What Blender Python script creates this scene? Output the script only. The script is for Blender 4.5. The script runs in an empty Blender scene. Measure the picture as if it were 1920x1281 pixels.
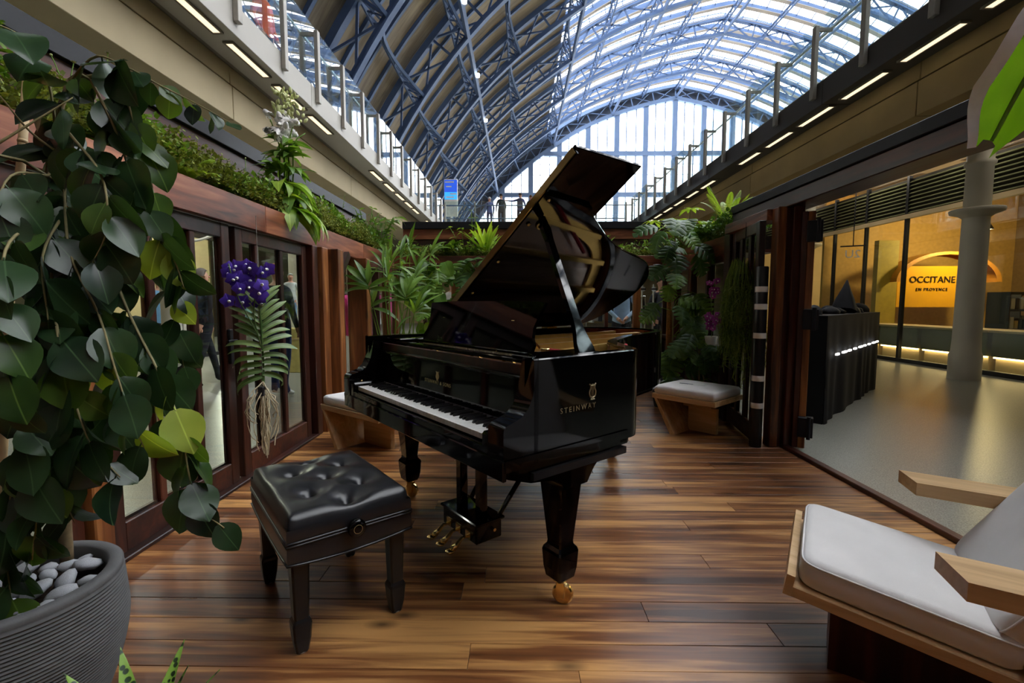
import bpy, bmesh, math, random
from mathutils import Vector, Matrix, Euler
random.seed(7)
R = math.radians
S = bpy.context.scene
COL = S.collection

# ---------------------------------------------------------------- camera
cam = bpy.data.cameras.new('camera'); cam.sensor_width = 36.0; cam.lens = 16.406
cam.clip_start = 0.02; cam.clip_end = 400
camo = bpy.data.objects.new('camera', cam); COL.objects.link(camo)
camo.location = (0, 0, 1.18); camo.rotation_euler = (R(90 - 4.606), 0, R(0.849))
S.camera = camo
# ---------------------------------------------------------------- sky: even overcast daylight
W = bpy.data.worlds.new('world'); S.world = W; W.use_nodes = True
bg = W.node_tree.nodes['Background']; bg.inputs[0].default_value = (0.985, 0.99, 1.0, 1); bg.inputs[1].default_value = 4.2
S.view_settings.view_transform = 'Standard'; S.view_settings.look = 'None'
S.view_settings.exposure = 1.35; S.view_settings.gamma = 1.0; S.view_settings.use_curve_mapping = False
S.cycles.max_bounces = 6; S.cycles.diffuse_bounces = 3; S.cycles.glossy_bounces = 4
S.cycles.transparent_max_bounces = 24; S.cycles.caustics_reflective = False; S.cycles.caustics_refractive = False
S.cycles.sample_clamp_indirect = 4.0

# ---------------------------------------------------------------- materials
def srgb(r, g, b):
    f = lambda c: (c / 255 / 12.92) if c / 255 <= 0.04045 else ((c / 255 + 0.055) / 1.055) ** 2.4
    return (f(r), f(g), f(b), 1)
def newmat(name):
    m = bpy.data.materials.new(name); m.use_nodes = True
    nt = m.node_tree; return m, nt, nt.nodes['Principled BSDF']
def nd(nt, t, **k):
    n = nt.nodes.new(t)
    for a, b in k.items(): setattr(n, a, b)
    return n
def plain(name, c, rough=0.5, metal=0.0, spec=0.5, coat=0.0, var=0.12, scale=12.0, bump=0.0, bscale=200.0, sheen=0, trans=0.0):
    m, nt, p = newmat(name)
    p.inputs['Roughness'].default_value = rough; p.inputs['Metallic'].default_value = metal
    p.inputs['Specular IOR Level'].default_value = spec; p.inputs['Coat Weight'].default_value = coat
    p.inputs['Coat Roughness'].default_value = 0.03
    tc = nd(nt, 'ShaderNodeTexCoord')
    if var > 0:
        n = nd(nt, 'ShaderNodeTexNoise'); n.inputs['Scale'].default_value = scale; n.inputs['Detail'].default_value = 4
        nt.links.new(tc.outputs['Object'], n.inputs['Vector'])
        r = nd(nt, 'ShaderNodeValToRGB'); e = r.color_ramp.elements
        e[0].position = 0.3; e[1].position = 0.7
        e[0].color = tuple(x * (1 - var) for x in c[:3]) + (1,); e[1].color = tuple(min(1, x * (1 + var)) for x in c[:3]) + (1,)
        nt.links.new(n.outputs['Fac'], r.inputs['Fac']); nt.links.new(r.outputs['Color'], p.inputs['Base Color'])
    else: p.inputs['Base Color'].default_value = c
    if bump > 0:
        n2 = nd(nt, 'ShaderNodeTexNoise'); n2.inputs['Scale'].default_value = bscale; n2.inputs['Detail'].default_value = 3
        nt.links.new(tc.outputs['Object'], n2.inputs['Vector'])
        b = nd(nt, 'ShaderNodeBump'); b.inputs['Strength'].default_value = bump; b.inputs['Distance'].default_value = 0.01
        nt.links.new(n2.outputs['Fac'], b.inputs['Height']); nt.links.new(b.outputs['Normal'], p.inputs['Normal'])
    return m
def wood(name, dark, mid, light, stretch=(1.2, 14, 14), rough=0.35, coat=0.0, rnd=0.35, bump=0.15, knots=0.5, spec=0.5, stain=0.0):
    """grain along the axis with the small stretch factor; tint differs per object"""
    m, nt, p = newmat(name)
    tc = nd(nt, 'ShaderNodeTexCoord'); oi = nd(nt, 'ShaderNodeObjectInfo')
    mp = nd(nt, 'ShaderNodeMapping'); mp.inputs['Scale'].default_value = stretch
    off = nd(nt, 'ShaderNodeMath', operation='MULTIPLY'); off.inputs[1].default_value = 37.0
    nt.links.new(oi.outputs['Random'], off.inputs[0])
    cx = nd(nt, 'ShaderNodeCombineXYZ')
    for i in range(3): nt.links.new(off.outputs[0], cx.inputs[i])
    nt.links.new(tc.outputs['Object'], mp.inputs['Vector']); nt.links.new(cx.outputs[0], mp.inputs['Location'])
    n = nd(nt, 'ShaderNodeTexNoise'); n.inputs['Scale'].default_value = 1.0; n.inputs['Detail'].default_value = 8; n.inputs['Distortion'].default_value = 1.2
    nt.links.new(mp.outputs[0], n.inputs['Vector'])
    mp2 = nd(nt, 'ShaderNodeMapping'); mp2.inputs['Scale'].default_value = tuple(0.35 * s for s in stretch)
    nt.links.new(tc.outputs['Object'], mp2.inputs['Vector']); nt.links.new(cx.outputs[0], mp2.inputs['Location'])
    n2 = nd(nt, 'ShaderNodeTexNoise'); n2.inputs['Scale'].default_value = 1.3; n2.inputs['Detail'].default_value = 3
    nt.links.new(mp2.outputs[0], n2.inputs['Vector'])
    mix = nd(nt, 'ShaderNodeMath', operation='MULTIPLY_ADD'); mix.inputs[1].default_value = 0.55
    nt.links.new(n2.outputs['Fac'], mix.inputs[0])
    h = nd(nt, 'ShaderNodeMath', operation='MULTIPLY'); h.inputs[1].default_value = 0.45
    nt.links.new(n.outputs['Fac'], h.inputs[0]); nt.links.new(h.outputs[0], mix.inputs[2])
    a = nd(nt, 'ShaderNodeMath', operation='MULTIPLY_ADD'); a.inputs[1].default_value = rnd
    nt.links.new(oi.outputs['Random'], a.inputs[0])
    sb = nd(nt, 'ShaderNodeMath', operation='SUBTRACT'); sb.inputs[1].default_value = rnd * 0.5
    nt.links.new(mix.outputs[0], sb.inputs[0]); nt.links.new(sb.outputs[0], a.inputs[2])
    if stain > 0:      # uneven staining across neighbouring boards
        geo = nd(nt, 'ShaderNodeNewGeometry'); mps = nd(nt, 'ShaderNodeMapping'); mps.inputs['Scale'].default_value = (0.8, 1.7, 1.0); mps.inputs['Location'].default_value = (1.7, 0.4, 0)
        ns = nd(nt, 'ShaderNodeTexNoise'); ns.inputs['Scale'].default_value = 1.0; ns.inputs['Detail'].default_value = 3
        nt.links.new(geo.outputs['Position'], mps.inputs['Vector']); nt.links.new(mps.outputs[0], ns.inputs['Vector'])
        sm = nd(nt, 'ShaderNodeMath', operation='MULTIPLY_ADD'); sm.inputs[1].default_value = stain
        nt.links.new(ns.outputs['Fac'], sm.inputs[0]); s2 = nd(nt, 'ShaderNodeMath', operation='SUBTRACT'); s2.inputs[1].default_value = stain * 0.5
        nt.links.new(a.outputs[0], s2.inputs[0]); nt.links.new(s2.outputs[0], sm.inputs[2]); a = sm
    r = nd(nt, 'ShaderNodeValToRGB'); e = r.color_ramp.elements
    e[0].position = 0.35; e[0].color = dark; e[1].position = 0.66; e[1].color = light
    k = r.color_ramp.elements.new(0.5); k.color = mid
    nt.links.new(a.outputs[0], r.inputs['Fac'])
    # knots
    vo = nd(nt, 'ShaderNodeTexVoronoi'); vo.inputs['Scale'].default_value = 1.0
    mp3 = nd(nt, 'ShaderNodeMapping'); mp3.inputs['Scale'].default_value = tuple((2.2 if s == min(stretch) else 5.0) for s in stretch)
    nt.links.new(tc.outputs['Object'], mp3.inputs['Vector']); nt.links.new(cx.outputs[0], mp3.inputs['Location'])
    nt.links.new(mp3.outputs[0], vo.inputs['Vector'])
    kr = nd(nt, 'ShaderNodeValToRGB'); ke = kr.color_ramp.elements
    ke[0].position = 0.02; ke[0].color = (knots, knots, knots, 1); ke[1].position = 0.16; ke[1].color = (0, 0, 0, 1)
    nt.links.new(vo.outputs['Distance'], kr.inputs['Fac'])
    mc = nd(nt, 'ShaderNodeMix', data_type='RGBA')
    nt.links.new(kr.outputs['Color'], mc.inputs[0]); nt.links.new(r.outputs['Color'], mc.inputs[6])
    mc.inputs[7].default_value = tuple(x * 0.45 for x in dark[:3]) + (1,)
    nt.links.new(mc.outputs[2], p.inputs['Base Color'])
    b = nd(nt, 'ShaderNodeBump'); b.inputs['Strength'].default_value = bump; b.inputs['Distance'].default_value = 0.003
    nt.links.new(n.outputs['Fac'], b.inputs['Height']); nt.links.new(b.outputs['Normal'], p.inputs['Normal'])
    rr = nd(nt, 'ShaderNodeMath', operation='MULTIPLY_ADD'); rr.inputs[1].default_value = 0.25; rr.inputs[2].default_value = rough - 0.12
    nt.links.new(n2.outputs['Fac'], rr.inputs[0]); nt.links.new(rr.outputs[0], p.inputs['Roughness'])
    p.inputs['Coat Weight'].default_value = coat; p.inputs['Specular IOR Level'].default_value = spec
    return m
def glass(name, tint=(0.93, 0.97, 0.96, 1), refl=1.0, body=0.0, rough=0.0):
    """thin sheet: clear with a Fresnel mirror reflection"""
    m, nt, p = newmat(name); nt.nodes.remove(p)
    out = nt.nodes['Material Output']
    t = nd(nt, 'ShaderNodeBsdfTransparent'); t.inputs[0].default_value = tint
    g = nd(nt, 'ShaderNodeBsdfGlossy'); g.inputs['Roughness'].default_value = rough; g.inputs[0].default_value = (1, 1, 1, 1)
    geo = nd(nt, 'ShaderNodeNewGeometry'); dt = nd(nt, 'ShaderNodeVectorMath', operation='DOT_PRODUCT')
    nt.links.new(geo.outputs['Incoming'], dt.inputs[0]); nt.links.new(geo.outputs['Normal'], dt.inputs[1])
    ab = nd(nt, 'ShaderNodeMath', operation='ABSOLUTE'); nt.links.new(dt.outputs['Value'], ab.inputs[0])
    om = nd(nt, 'ShaderNodeMath', operation='SUBTRACT'); om.inputs[0].default_value = 1.0; nt.links.new(ab.outputs[0], om.inputs[1])
    pw_ = nd(nt, 'ShaderNodeMath', operation='POWER'); pw_.inputs[1].default_value = 5.0; nt.links.new(om.outputs[0], pw_.inputs[0])
    ml = nd(nt, 'ShaderNodeMath', operation='MULTIPLY_ADD'); ml.inputs[1].default_value = 0.9 * min(refl, 1.0); ml.inputs[2].default_value = 0.045 * refl; ml.use_clamp = True
    nt.links.new(pw_.outputs[0], ml.inputs[0])
    mx = nd(nt, 'ShaderNodeMixShader'); nt.links.new(ml.outputs[0], mx.inputs[0])
    nt.links.new(t.outputs[0], mx.inputs[1]); nt.links.new(g.outputs[0], mx.inputs[2])
    last = mx
    if body > 0:
        d = nd(nt, 'ShaderNodeBsdfDiffuse'); d.inputs[0].default_value = (0.8, 0.85, 0.86, 1)
        m2 = nd(nt, 'ShaderNodeMixShader'); m2.inputs[0].default_value = body
        nt.links.new(mx.outputs[0], m2.inputs[1]); nt.links.new(d.outputs[0], m2.inputs[2]); last = m2
    nt.links.new(last.outputs[0], out.inputs[0]); return m
def emit(name, c, s):
    m, nt, p = newmat(name); p.inputs['Base Color'].default_value = c
    p.inputs['Emission Color'].default_value = c; p.inputs['Emission Strength'].default_value = s
    return m
def leafmat(name, c1, c2, rough=0.35, trans=0.25, veins=True, spec=0.5):
    m, nt, p = newmat(name)
    oi = nd(nt, 'ShaderNodeObjectInfo'); tc = nd(nt, 'ShaderNodeTexCoord'); geo = nd(nt, 'ShaderNodeNewGeometry')
    n = nd(nt, 'ShaderNodeTexNoise'); n.inputs['Scale'].default_value = 9.0
    nt.links.new(geo.outputs['Position'], n.inputs['Vector'])
    ad = nd(nt, 'ShaderNodeMath', operation='MULTIPLY_ADD'); ad.inputs[1].default_value = 0.75
    sb = nd(nt, 'ShaderNodeMath', operation='MULTIPLY_ADD'); sb.inputs[1].default_value = 1.2; sb.inputs[2].default_value = -0.45
    nt.links.new(n.outputs['Fac'], sb.inputs[0])
    nt.links.new(geo.outputs['Random Per Island'], ad.inputs[0]); nt.links.new(sb.outputs[0], ad.inputs[2])
    if veins:
        ad2 = nd(nt, 'ShaderNodeMath', operation='MULTIPLY_ADD'); ad2.inputs[1].default_value = 0.6
        nt.links.new(oi.outputs['Random'], ad2.inputs[0]); nt.links.new(sb.outputs[0], ad2.inputs[2]); src = ad2
    else: src = ad
    mc = nd(nt, 'ShaderNodeMix', data_type='RGBA'); nt.links.new(src.outputs[0], mc.inputs[0])
    mc.clamp_factor = True
    mc.inputs[6].default_value = c1; mc.inputs[7].default_value = c2
    if veins:          # pale midrib along the middle of each leaf
        sx = nd(nt, 'ShaderNodeSeparateXYZ'); nt.links.new(tc.outputs['Object'], sx.inputs[0])
        ax = nd(nt, 'ShaderNodeMath', operation='ABSOLUTE'); nt.links.new(sx.outputs[0], ax.inputs[0])
        lt = nd(nt, 'ShaderNodeMapRange'); lt.inputs[1].default_value = 0.0004; lt.inputs[2].default_value = 0.0022; lt.inputs[3].default_value = 0.55; lt.inputs[4].default_value = 0.0
        nt.links.new(ax.outputs[0], lt.inputs[0])
        mv = nd(nt, 'ShaderNodeMix', data_type='RGBA'); nt.links.new(lt.outputs[0], mv.inputs[0]); nt.links.new(mc.outputs[2], mv.inputs[6])
        mv.inputs[7].default_value = tuple(min(1, x * 1.6 + 0.03) for x in c2[:3]) + (1,); mc = mv
    nt.links.new(mc.outputs[2], p.inputs['Base Color']); p.inputs['Roughness'].default_value = rough
    p.inputs['Specular IOR Level'].default_value = spec
    if trans > 0:
        out = nt.nodes['Material Output']; tl = nd(nt, 'ShaderNodeBsdfTranslucent')
        br = nd(nt, 'ShaderNodeMix', data_type='RGBA', blend_type='MULTIPLY'); br.inputs[0].default_value = 1
        nt.links.new(mc.outputs[2], br.inputs[6]); br.inputs[7].default_value = (1.7, 1.6, 0.6, 1)
        nt.links.new(br.outputs[2], tl.inputs[0])
        ms = nd(nt, 'ShaderNodeMixShader'); ms.inputs[0].default_value = trans
        nt.links.new(p.outputs[0], ms.inputs[1]); nt.links.new(tl.outputs[0], ms.inputs[2]); nt.links.new(ms.outputs[0], out.inputs[0])
    return m

M = {}
M['floor'] = wood('floor_boards', srgb(64, 35, 20), srgb(126, 78, 44), srgb(204, 150, 90), (1.5, 26, 26), 0.32, 0.0, 0.14, 0.2, 0.85, 0.5, 0.5)
M['beam'] = wood('stained_beam', srgb(58, 26, 16), srgb(124, 66, 42), srgb(178, 112, 76), (14, 1.6, 14), 0.42, 0, 0.1, 0.2, 0.7)
M['beamx'] = wood('stained_beam_across', srgb(58, 26, 16), srgb(124, 66, 42), srgb(178, 112, 76), (1.6, 14, 14), 0.42, 0, 0.1, 0.2, 0.7)
M['post'] = wood('post_wood', srgb(56, 28, 13), srgb(124, 72, 36), srgb(180, 120, 66), (16, 16, 1.4), 0.4, 0, 0.3, 0.2, 0.9)
M['door'] = wood('door_wood', srgb(30, 13, 9), srgb(54, 25, 17), srgb(86, 43, 28), (16, 16, 1.4), 0.38, 0, 0.25, 0.15, 0.5)
M['doorh'] = wood('door_rail_wood', srgb(30, 13, 9), srgb(54, 25, 17), srgb(86, 43, 28), (16, 1.4, 16), 0.38, 0, 0.25, 0.15, 0.5)
M['oak'] = wood('pale_oak', srgb(178, 140, 94), srgb(206, 168, 118), srgb(226, 192, 146), (1.6, 22, 22), 0.5, 0, 0.1, 0.1, 0.0)
M['oakz'] = wood('pale_oak_upright', srgb(178, 140, 94), srgb(206, 168, 118), srgb(226, 192, 146), (22, 22, 1.6), 0.5, 0, 0.1, 0.1, 0.0)
M['black'] = plain('piano_black', (0.0016, 0.0016, 0.0018, 1), 0.05, 0, 0.32, 0.0, 0)
M['satin'] = plain('satin_black', (0.010, 0.010, 0.011, 1), 0.3, 0, 0.4, 0, 0)
M['cap'] = plain('black_cap_metal', (0.013, 0.014, 0.018, 1), 0.5, 0, 0.25, 0, 0.1)
M['white'] = plain('white_key', (0.80, 0.79, 0.75, 1), 0.25, 0, 0.5, 0, 0.0)
M['ebony'] = plain('black_key', (0.012, 0.012, 0.013, 1), 0.3, 0, 0.5, 0, 0)
M['gold'] = plain('gold_plate', (0.62, 0.38, 0.10, 1), 0.36, 0.75, 0.5, 0, 0.1)
M['brass'] = plain('brass', (0.86, 0.62, 0.26, 1), 0.22, 1.0, 0.5, 0, 0.05)
M['rosy'] = wood('inner_rim_wood', srgb(70, 26, 16), srgb(120, 50, 28), srgb(160, 80, 45), (2, 20, 20), 0.25, 0.3, 0.0, 0.05, 0)
M['spruce'] = plain('soundboard', srgb(206, 166, 140), 0.3, 0, 0.5, 0.3, 0.08)
M['felt'] = plain('red_felt', srgb(150, 20, 32), 0.9)
M['steel'] = plain('string_steel', (0.6, 0.5, 0.42, 1), 0.3, 1.0, 0.5, 0, 0)
M['leather'] = plain('black_leather', (0.0105, 0.0108, 0.013, 1), 0.30, 0, 0.55, 0, 0.15, 30, 0.06, 500)
M['cushion'] = plain('off_white_canvas', srgb(230, 227, 225), 0.9, 0, 0.2, 0, 0.03, 8, 0.15, 900)
M['pot'] = plain('grey_ribbed_pot', srgb(98, 98, 98), 0.7, 0, 0.3, 0, 0.1, 20, 0.08, 300)
M['stone'] = plain('grey_pebble', srgb(168, 170, 174), 0.75, 0, 0.3, 0, 0.25, 18, 0.2, 60)
M['soil'] = plain('dark_soil', srgb(38, 30, 24), 0.95, 0, 0.1, 0, 0.3, 40, 0.5, 80)
M['concrete'] = plain('cast_concrete', srgb(184, 170, 138), 0.75, 0, 0.3, 0, 0.07, 1.5, 0.05, 30)
M['soffit'] = plain('soffit_panel', srgb(138, 130, 118), 0.7, 0, 0.3, 0, 0.06, 1.0)
M['steelblue'] = plain('blue_painted_iron', srgb(74, 94, 128), 0.7, 0, 0.2, 0, 0.12, 0.6)
M['paleiron'] = plain('pale_blue_iron', srgb(96, 116, 148), 0.7, 0, 0.2, 0, 0.1, 0.5)
M['boarding'] = wood('roof_boarding', srgb(72, 67, 59), srgb(98, 91, 80), srgb(120, 112, 97), (0.35, 3.0, 0.35), 0.75, 0, 0.25, 0.0, 0.0, 0.2)
M['roofglass'] = glass('roof_glass', (0.93, 0.95, 0.97, 1), 0.5, 0.015)
M['pane'] = glass('window_glass', (0.90, 0.93, 0.91, 1), 1.0)
M['railglass'] = glass('balustrade_glass', (0.84, 0.93, 0.93, 1), 2.4, 0.02)
M['shopglass'] = glass('shop_glass', (0.86, 0.90, 0.84, 1), 1.3)
M['alu'] = plain('brushed_steel', (0.55, 0.54, 0.52, 1), 0.35, 0.85, 0.5, 0, 0.06)
M['darkmetal'] = plain('dark_metal', (0.02, 0.021, 0.024, 1), 0.4, 0.3, 0.5, 0, 0.1)
M['striplamp'] = emit('strip_lamp', (1.0, 0.84, 0.56, 1), 0.5)
M['coollamp'] = emit('cool_lamp', (1.0, 0.93, 0.8, 1), 9.0)
M['warmlamp'] = emit('warm_lamp', (1.0, 0.72, 0.36, 1), 4.0)
M['terrazzo'] = plain('terrazzo', srgb(136, 136, 126), 0.30, 0, 0.5, 0, 0.5, 130, 0.0)
M['column'] = plain('painted_column', srgb(196, 190, 174), 0.55, 0, 0.4, 0, 0.05, 2)
M['yellow'] = plain('yellow_wall', srgb(236, 172, 20), 0.6, 0, 0.3, 0, 0.05, 2)
M['cream'] = plain('cream_wall', srgb(212, 190, 150), 0.8, 0, 0.2, 0, 0.06, 2)
M['sage'] = plain('sage_counter', srgb(116, 118, 84), 0.6, 0, 0.3, 0, 0.08, 3)
M['darkwall'] = plain('dark_shop_wall', srgb(64, 60, 52), 0.7, 0, 0.3, 0, 0.2, 2)
M['paint'] = plain('white_paint', srgb(228, 226, 220), 0.5, 0, 0.4, 0, 0.03, 3)
M['ink'] = plain('dark_lettering', srgb(30, 22, 10), 0.6, 0, 0.3, 0, 0)
M['dimgold'] = plain('dim_gold_lettering', (0.30, 0.24, 0.13, 1), 0.4, 0.6, 0.5, 0, 0)
M['goldink'] = plain('gold_lettering', (0.75, 0.58, 0.28, 1), 0.3, 0.8, 0.5, 0, 0)

# ---------------------------------------------------------------- mesh building
class MB:
    def __init__(s): s.v = []; s.f = []; s.m = []; s.mi = 0
    def add(s, vs, fs):
        o = len(s.v); s.v += [tuple(v) for v in vs]; s.f += [tuple(i + o for i in f) for f in fs]; s.m += [s.mi] * len(fs); return s
    def box(s, x0, x1, y0, y1, z0, z1, T=None, bev=0.0):
        if bev > 0:
            b = min(bev, (x1 - x0) / 2.01, (y1 - y0) / 2.01, (z1 - z0) / 2.01)
            vs = []
            for z, i in ((z0, b), (z0 + b, 0), (z1 - b, 0), (z1, b)):
                X0, X1, Y0, Y1 = x0 + i, x1 - i, y0 + i, y1 - i
                c = b if i == 0 else 0
                if i == 0: vs += [(X0 + c, Y0, z), (X1 - c, Y0, z), (X1, Y0 + c, z), (X1, Y1 - c, z), (X1 - c, Y1, z), (X0 + c, Y1, z), (X0, Y1 - c, z), (X0, Y0 + c, z)]
                else:
                    vs += [(X0, Y0, z), (X1, Y0, z), (X1, Y0, z), (X1, Y1, z), (X1, Y1, z), (X0, Y1, z), (X0, Y1, z), (X0, Y0, z)]
            if T: vs = [T @ Vector(v) for v in vs]
            fs = [tuple(range(7, -1, -1)), tuple(range(24, 32))]
            for k in range(3):
                for j in range(8): fs.append((k * 8 + j, k * 8 + (j + 1) % 8, (k + 1) * 8 + (j + 1) % 8, (k + 1) * 8 + j))
            return s.add(vs, fs)
        vs = [(x0, y0, z0), (x1, y0, z0), (x1, y1, z0), (x0, y1, z0), (x0, y0, z1), (x1, y0, z1), (x1, y1, z1), (x0, y1, z1)]
        if T: vs = [T @ Vector(v) for v in vs]
        return s.add(vs, [(3, 2, 1, 0), (4, 5, 6, 7), (0, 1, 5, 4), (1, 2, 6, 5), (2, 3, 7, 6), (3, 0, 4, 7)])
    def bar(s, a, b, w, h=None, up=(0, 0, 1)):
        a, b = Vector(a), Vector(b); h = h or w; d = (b - a)
        if d.length < 1e-6: return s
        d.normalize(); u = Vector(up)
        if abs(d.dot(u)) > 0.99: u = Vector((1, 0, 0))
        x = d.cross(u).normalized(); y = x.cross(d)
        vs = []
        for p in (a, b):
            for sx, sy in ((-1, -1), (1, -1), (1, 1), (-1, 1)): vs.append(p + x * sx * w / 2 + y * sy * h / 2)
        return s.add(vs, [(0, 1, 2, 3), (7, 6, 5, 4), (0, 4, 5, 1), (1, 5, 6, 2), (2, 6, 7, 3), (3, 7, 4, 0)])
    def tube(s, pts, r, n=8, caps=True):
        pts = [Vector(p) for p in pts]; k = len(pts); rs = r if isinstance(r, (list, tuple)) else [r] * k
        vs = []; x = None
        for i, p in enumerate(pts):
            d = (pts[min(i + 1, k - 1)] - pts[max(i - 1, 0)]); d = d.normalized() if d.length > 1e-9 else Vector((0, 0, 1))
            if x is None: x = d.orthogonal().normalized()
            else:
                x = x - d * x.dot(d); x = x.normalized() if x.length > 1e-6 else d.orthogonal().normalized()
            y = d.cross(x)
            for j in range(n):
                a = 2 * math.pi * j / n; vs.append(p + (x * math.cos(a) + y * math.sin(a)) * rs[i])
        fs = [(i * n + j, i * n + (j + 1) % n, (i + 1) * n + (j + 1) % n, (i + 1) * n + j) for i in range(k - 1) for j in range(n)]
        if caps: fs += [tuple(range(n - 1, -1, -1)), tuple(range((k - 1) * n, k * n))]
        return s.add(vs, fs)
    def lathe(s, prof, n=24, T=None, a0=0, a1=2 * math.pi):
        full = abs(a1 - a0 - 2 * math.pi) < 1e-6; c = n if full else n + 1
        vs = [(r * math.cos(a0 + (a1 - a0) * j / n), r * math.sin(a0 + (a1 - a0) * j / n), z) for r, z in prof for j in range(c)]
        if T: vs = [T @ Vector(v) for v in vs]
        fs = []
        for i in range(len(prof) - 1):
            for j in range(n): fs.append((i * c + j, i * c + (j + 1) % c, (i + 1) * c + (j + 1) % c, (i + 1) * c + j))
        return s.add(vs, fs)
    def prism(s, poly, z0, z1, T=None):
        """poly: (x, y) counter-clockwise, extruded in z"""
        n = len(poly); vs = [(x, y, z0) for x, y in poly] + [(x, y, z1) for x, y in poly]
        if T: vs = [T @ Vector(v) for v in vs]
        return s.add(vs, [tuple(range(n - 1, -1, -1)), tuple(range(n, 2 * n))] + [(i, (i + 1) % n, n + (i + 1) % n, n + i) for i in range(n)])
    def grid(s, fn, nu, nv, closed=False):
        vs = [fn(i / nu, j / nv) for i in range(nu + 1) for j in range(nv + 1)]
        fs = [(i * (nv + 1) + j, (i + 1) * (nv + 1) + j, (i + 1) * (nv + 1) + j + 1, i * (nv + 1) + j + 1) for i in range(nu) for j in range(nv)]
        return s.add(vs, fs)
    def mesh(s, name, mats, smooth=False):
        me = bpy.data.meshes.new(name); me.from_pydata(s.v, [], s.f)
        for m in (mats if isinstance(mats, (list, tuple)) else [mats]): me.materials.append(m)
        if any(s.m): me.polygons.foreach_set('material_index', s.m)
        if smooth: me.polygons.foreach_set('use_smooth', [True] * len(s.f))
        me.update(); return me
    def obj(s, name, mats, parent=None, smooth=False, auto=None):
        me = s.mesh(name, mats, smooth or auto is not None)
        o = bpy.data.objects.new(name, me); COL.objects.link(o); o.parent = parent
        if auto is not None: sharp(me, auto)
        return o
def sharp(me, ang):
    bm = bmesh.new(); bm.from_mesh(me); bmesh.ops.remove_doubles(bm, verts=bm.verts, dist=1e-5); bmesh.ops.recalc_face_normals(bm, faces=bm.faces)
    for e in bm.edges: e.smooth = len(e.link_faces) == 2 and e.calc_face_angle(0) < R(ang)
    bm.to_mesh(me); bm.free()
def inst(name, me, parent=None, loc=(0, 0, 0), rot=(0, 0, 0), sc=1.0, mw=None):
    o = bpy.data.objects.new(name, me); COL.objects.link(o); o.parent = parent
    if mw is not None: o.matrix_local = mw
    else:
        o.location = loc; o.rotation_euler = rot; o.scale = (sc, sc, sc) if not isinstance(sc, (tuple, list)) else sc
    return o
def empty(name, loc=(0, 0, 0), rz=0.0, parent=None):
    o = bpy.data.objects.new(name, None); COL.objects.link(o); o.location = loc; o.rotation_euler = (0, 0, rz); o.parent = parent
    o.empty_display_size = 0.1; return o
def tag(o, label, cat, group=None):
    o['label'] = label; o['category'] = cat
    if group: o['group'] = group
    return o
def thing(name, label, cat, loc=(0, 0, 0), rz=0.0, group=None): return tag(empty(name, loc, rz), label, cat, group)
def struct(o): o['kind'] = 'structure'; return o
def stuff(o): o['kind'] = 'stuff'; return o
def copy_tree(o, parent=None):
    c = o.copy(); COL.objects.link(c); c.parent = parent
    for ch in list(o.children): copy_tree(ch, c)
    return c
def textmesh(body, size, mat, ext=0.002, font_scale_x=1.0, spacing=1.0, align='CENTER'):
    cu = bpy.data.curves.new('text', 'FONT'); cu.body = body; cu.size = size; cu.extrude = ext; cu.align_x = align; cu.align_y = 'CENTER'
    cu.space_character = spacing; cu.resolution_u = 3
    o = bpy.data.objects.new('text', cu); COL.objects.link(o)
    dg = bpy.context.evaluated_depsgraph_get(); me = bpy.data.meshes.new_from_object(o.evaluated_get(dg))
    bpy.data.objects.remove(o); bpy.data.curves.remove(cu); me.materials.clear(); me.materials.append(mat)
    if font_scale_x != 1.0: me.transform(Matrix.Diagonal((font_scale_x, 1, 1, 1)))
    return me
def cr(pts, n):
    """Catmull-Rom through points, n samples per span"""
    P = [Vector(p) for p in pts]; P = [P[0] * 2 - P[1]] + P + [P[-1] * 2 - P[-2]]; out = []
    for i in range(1, len(P) - 2):
        for k in range(n):
            t = k / n; a, b, c, d = P[i - 1:i + 3]
            out.append(0.5 * ((2 * b) + (c - a) * t + (2 * a - 5 * b + 4 * c - d) * t * t + (3 * b - a - 3 * c + d) * t ** 3))
    out.append(P[-2]); return out

# ================================================================ STATION SHED
XC, ZD, YG, BAY = 25.0, 5.0, 78.0, 8.94
HALF = [(0, 29), (5, 27.9), (10, 26.4), (15, 24.3), (19.4, 21.6), (23.5, 18.7), (27.3, 15.4), (30.5, 11.7), (33.2, 7.6), (35.2, 3.5), (36.6, 0)]
half = cr([(o, h, 0) for o, h in HALF], 3)
ARC = [Vector((XC - p.x, 0, ZD + p.y)) for p in reversed(half)] + [Vector((XC + p.x, 0, ZD + p.y)) for p in half[1:]]
NA = len(ARC)
def anorm(i):
    d = (ARC[min(i + 1, NA - 1)] - ARC[max(i - 1, 0)]).normalized(); return Vector((-d.z, 0, d.x))
NRM = [anorm(i) for i in range(NA)]
OUT = [ARC[i] + NRM[i] * 1.9 for i in range(NA)]
def arcbeam(mb, P, wy, hz, y=0.0, i0=0, i1=None):
    """box beam following an arch; wy wide along the shed, hz deep"""
    i1 = NA - 1 if i1 is None else i1; vs = []; fs = []
    for i in range(i0, i1 + 1):
        p = P[i]; n = NRM[i]
        for a, b in ((-1, -1), (1, -1), (1, 1), (-1, 1)): vs.append(p + Vector((0, y + a * wy / 2, 0)) + n * (b * hz / 2))
    k = i1 - i0
    for i in range(k):
        for j in range(4): fs.append((i * 4 + j, i * 4 + (j + 1) % 4, (i + 1) * 4 + (j + 1) % 4, (i + 1) * 4 + j))
    mb.add(vs, fs + [(0, 1, 2, 3), (k * 4 + 3, k * 4 + 2, k * 4 + 1, k * 4)]); return mb
roof = struct(empty('ceiling')); roof['label'] = 'arched iron and glass shed roof in blue paint'
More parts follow.
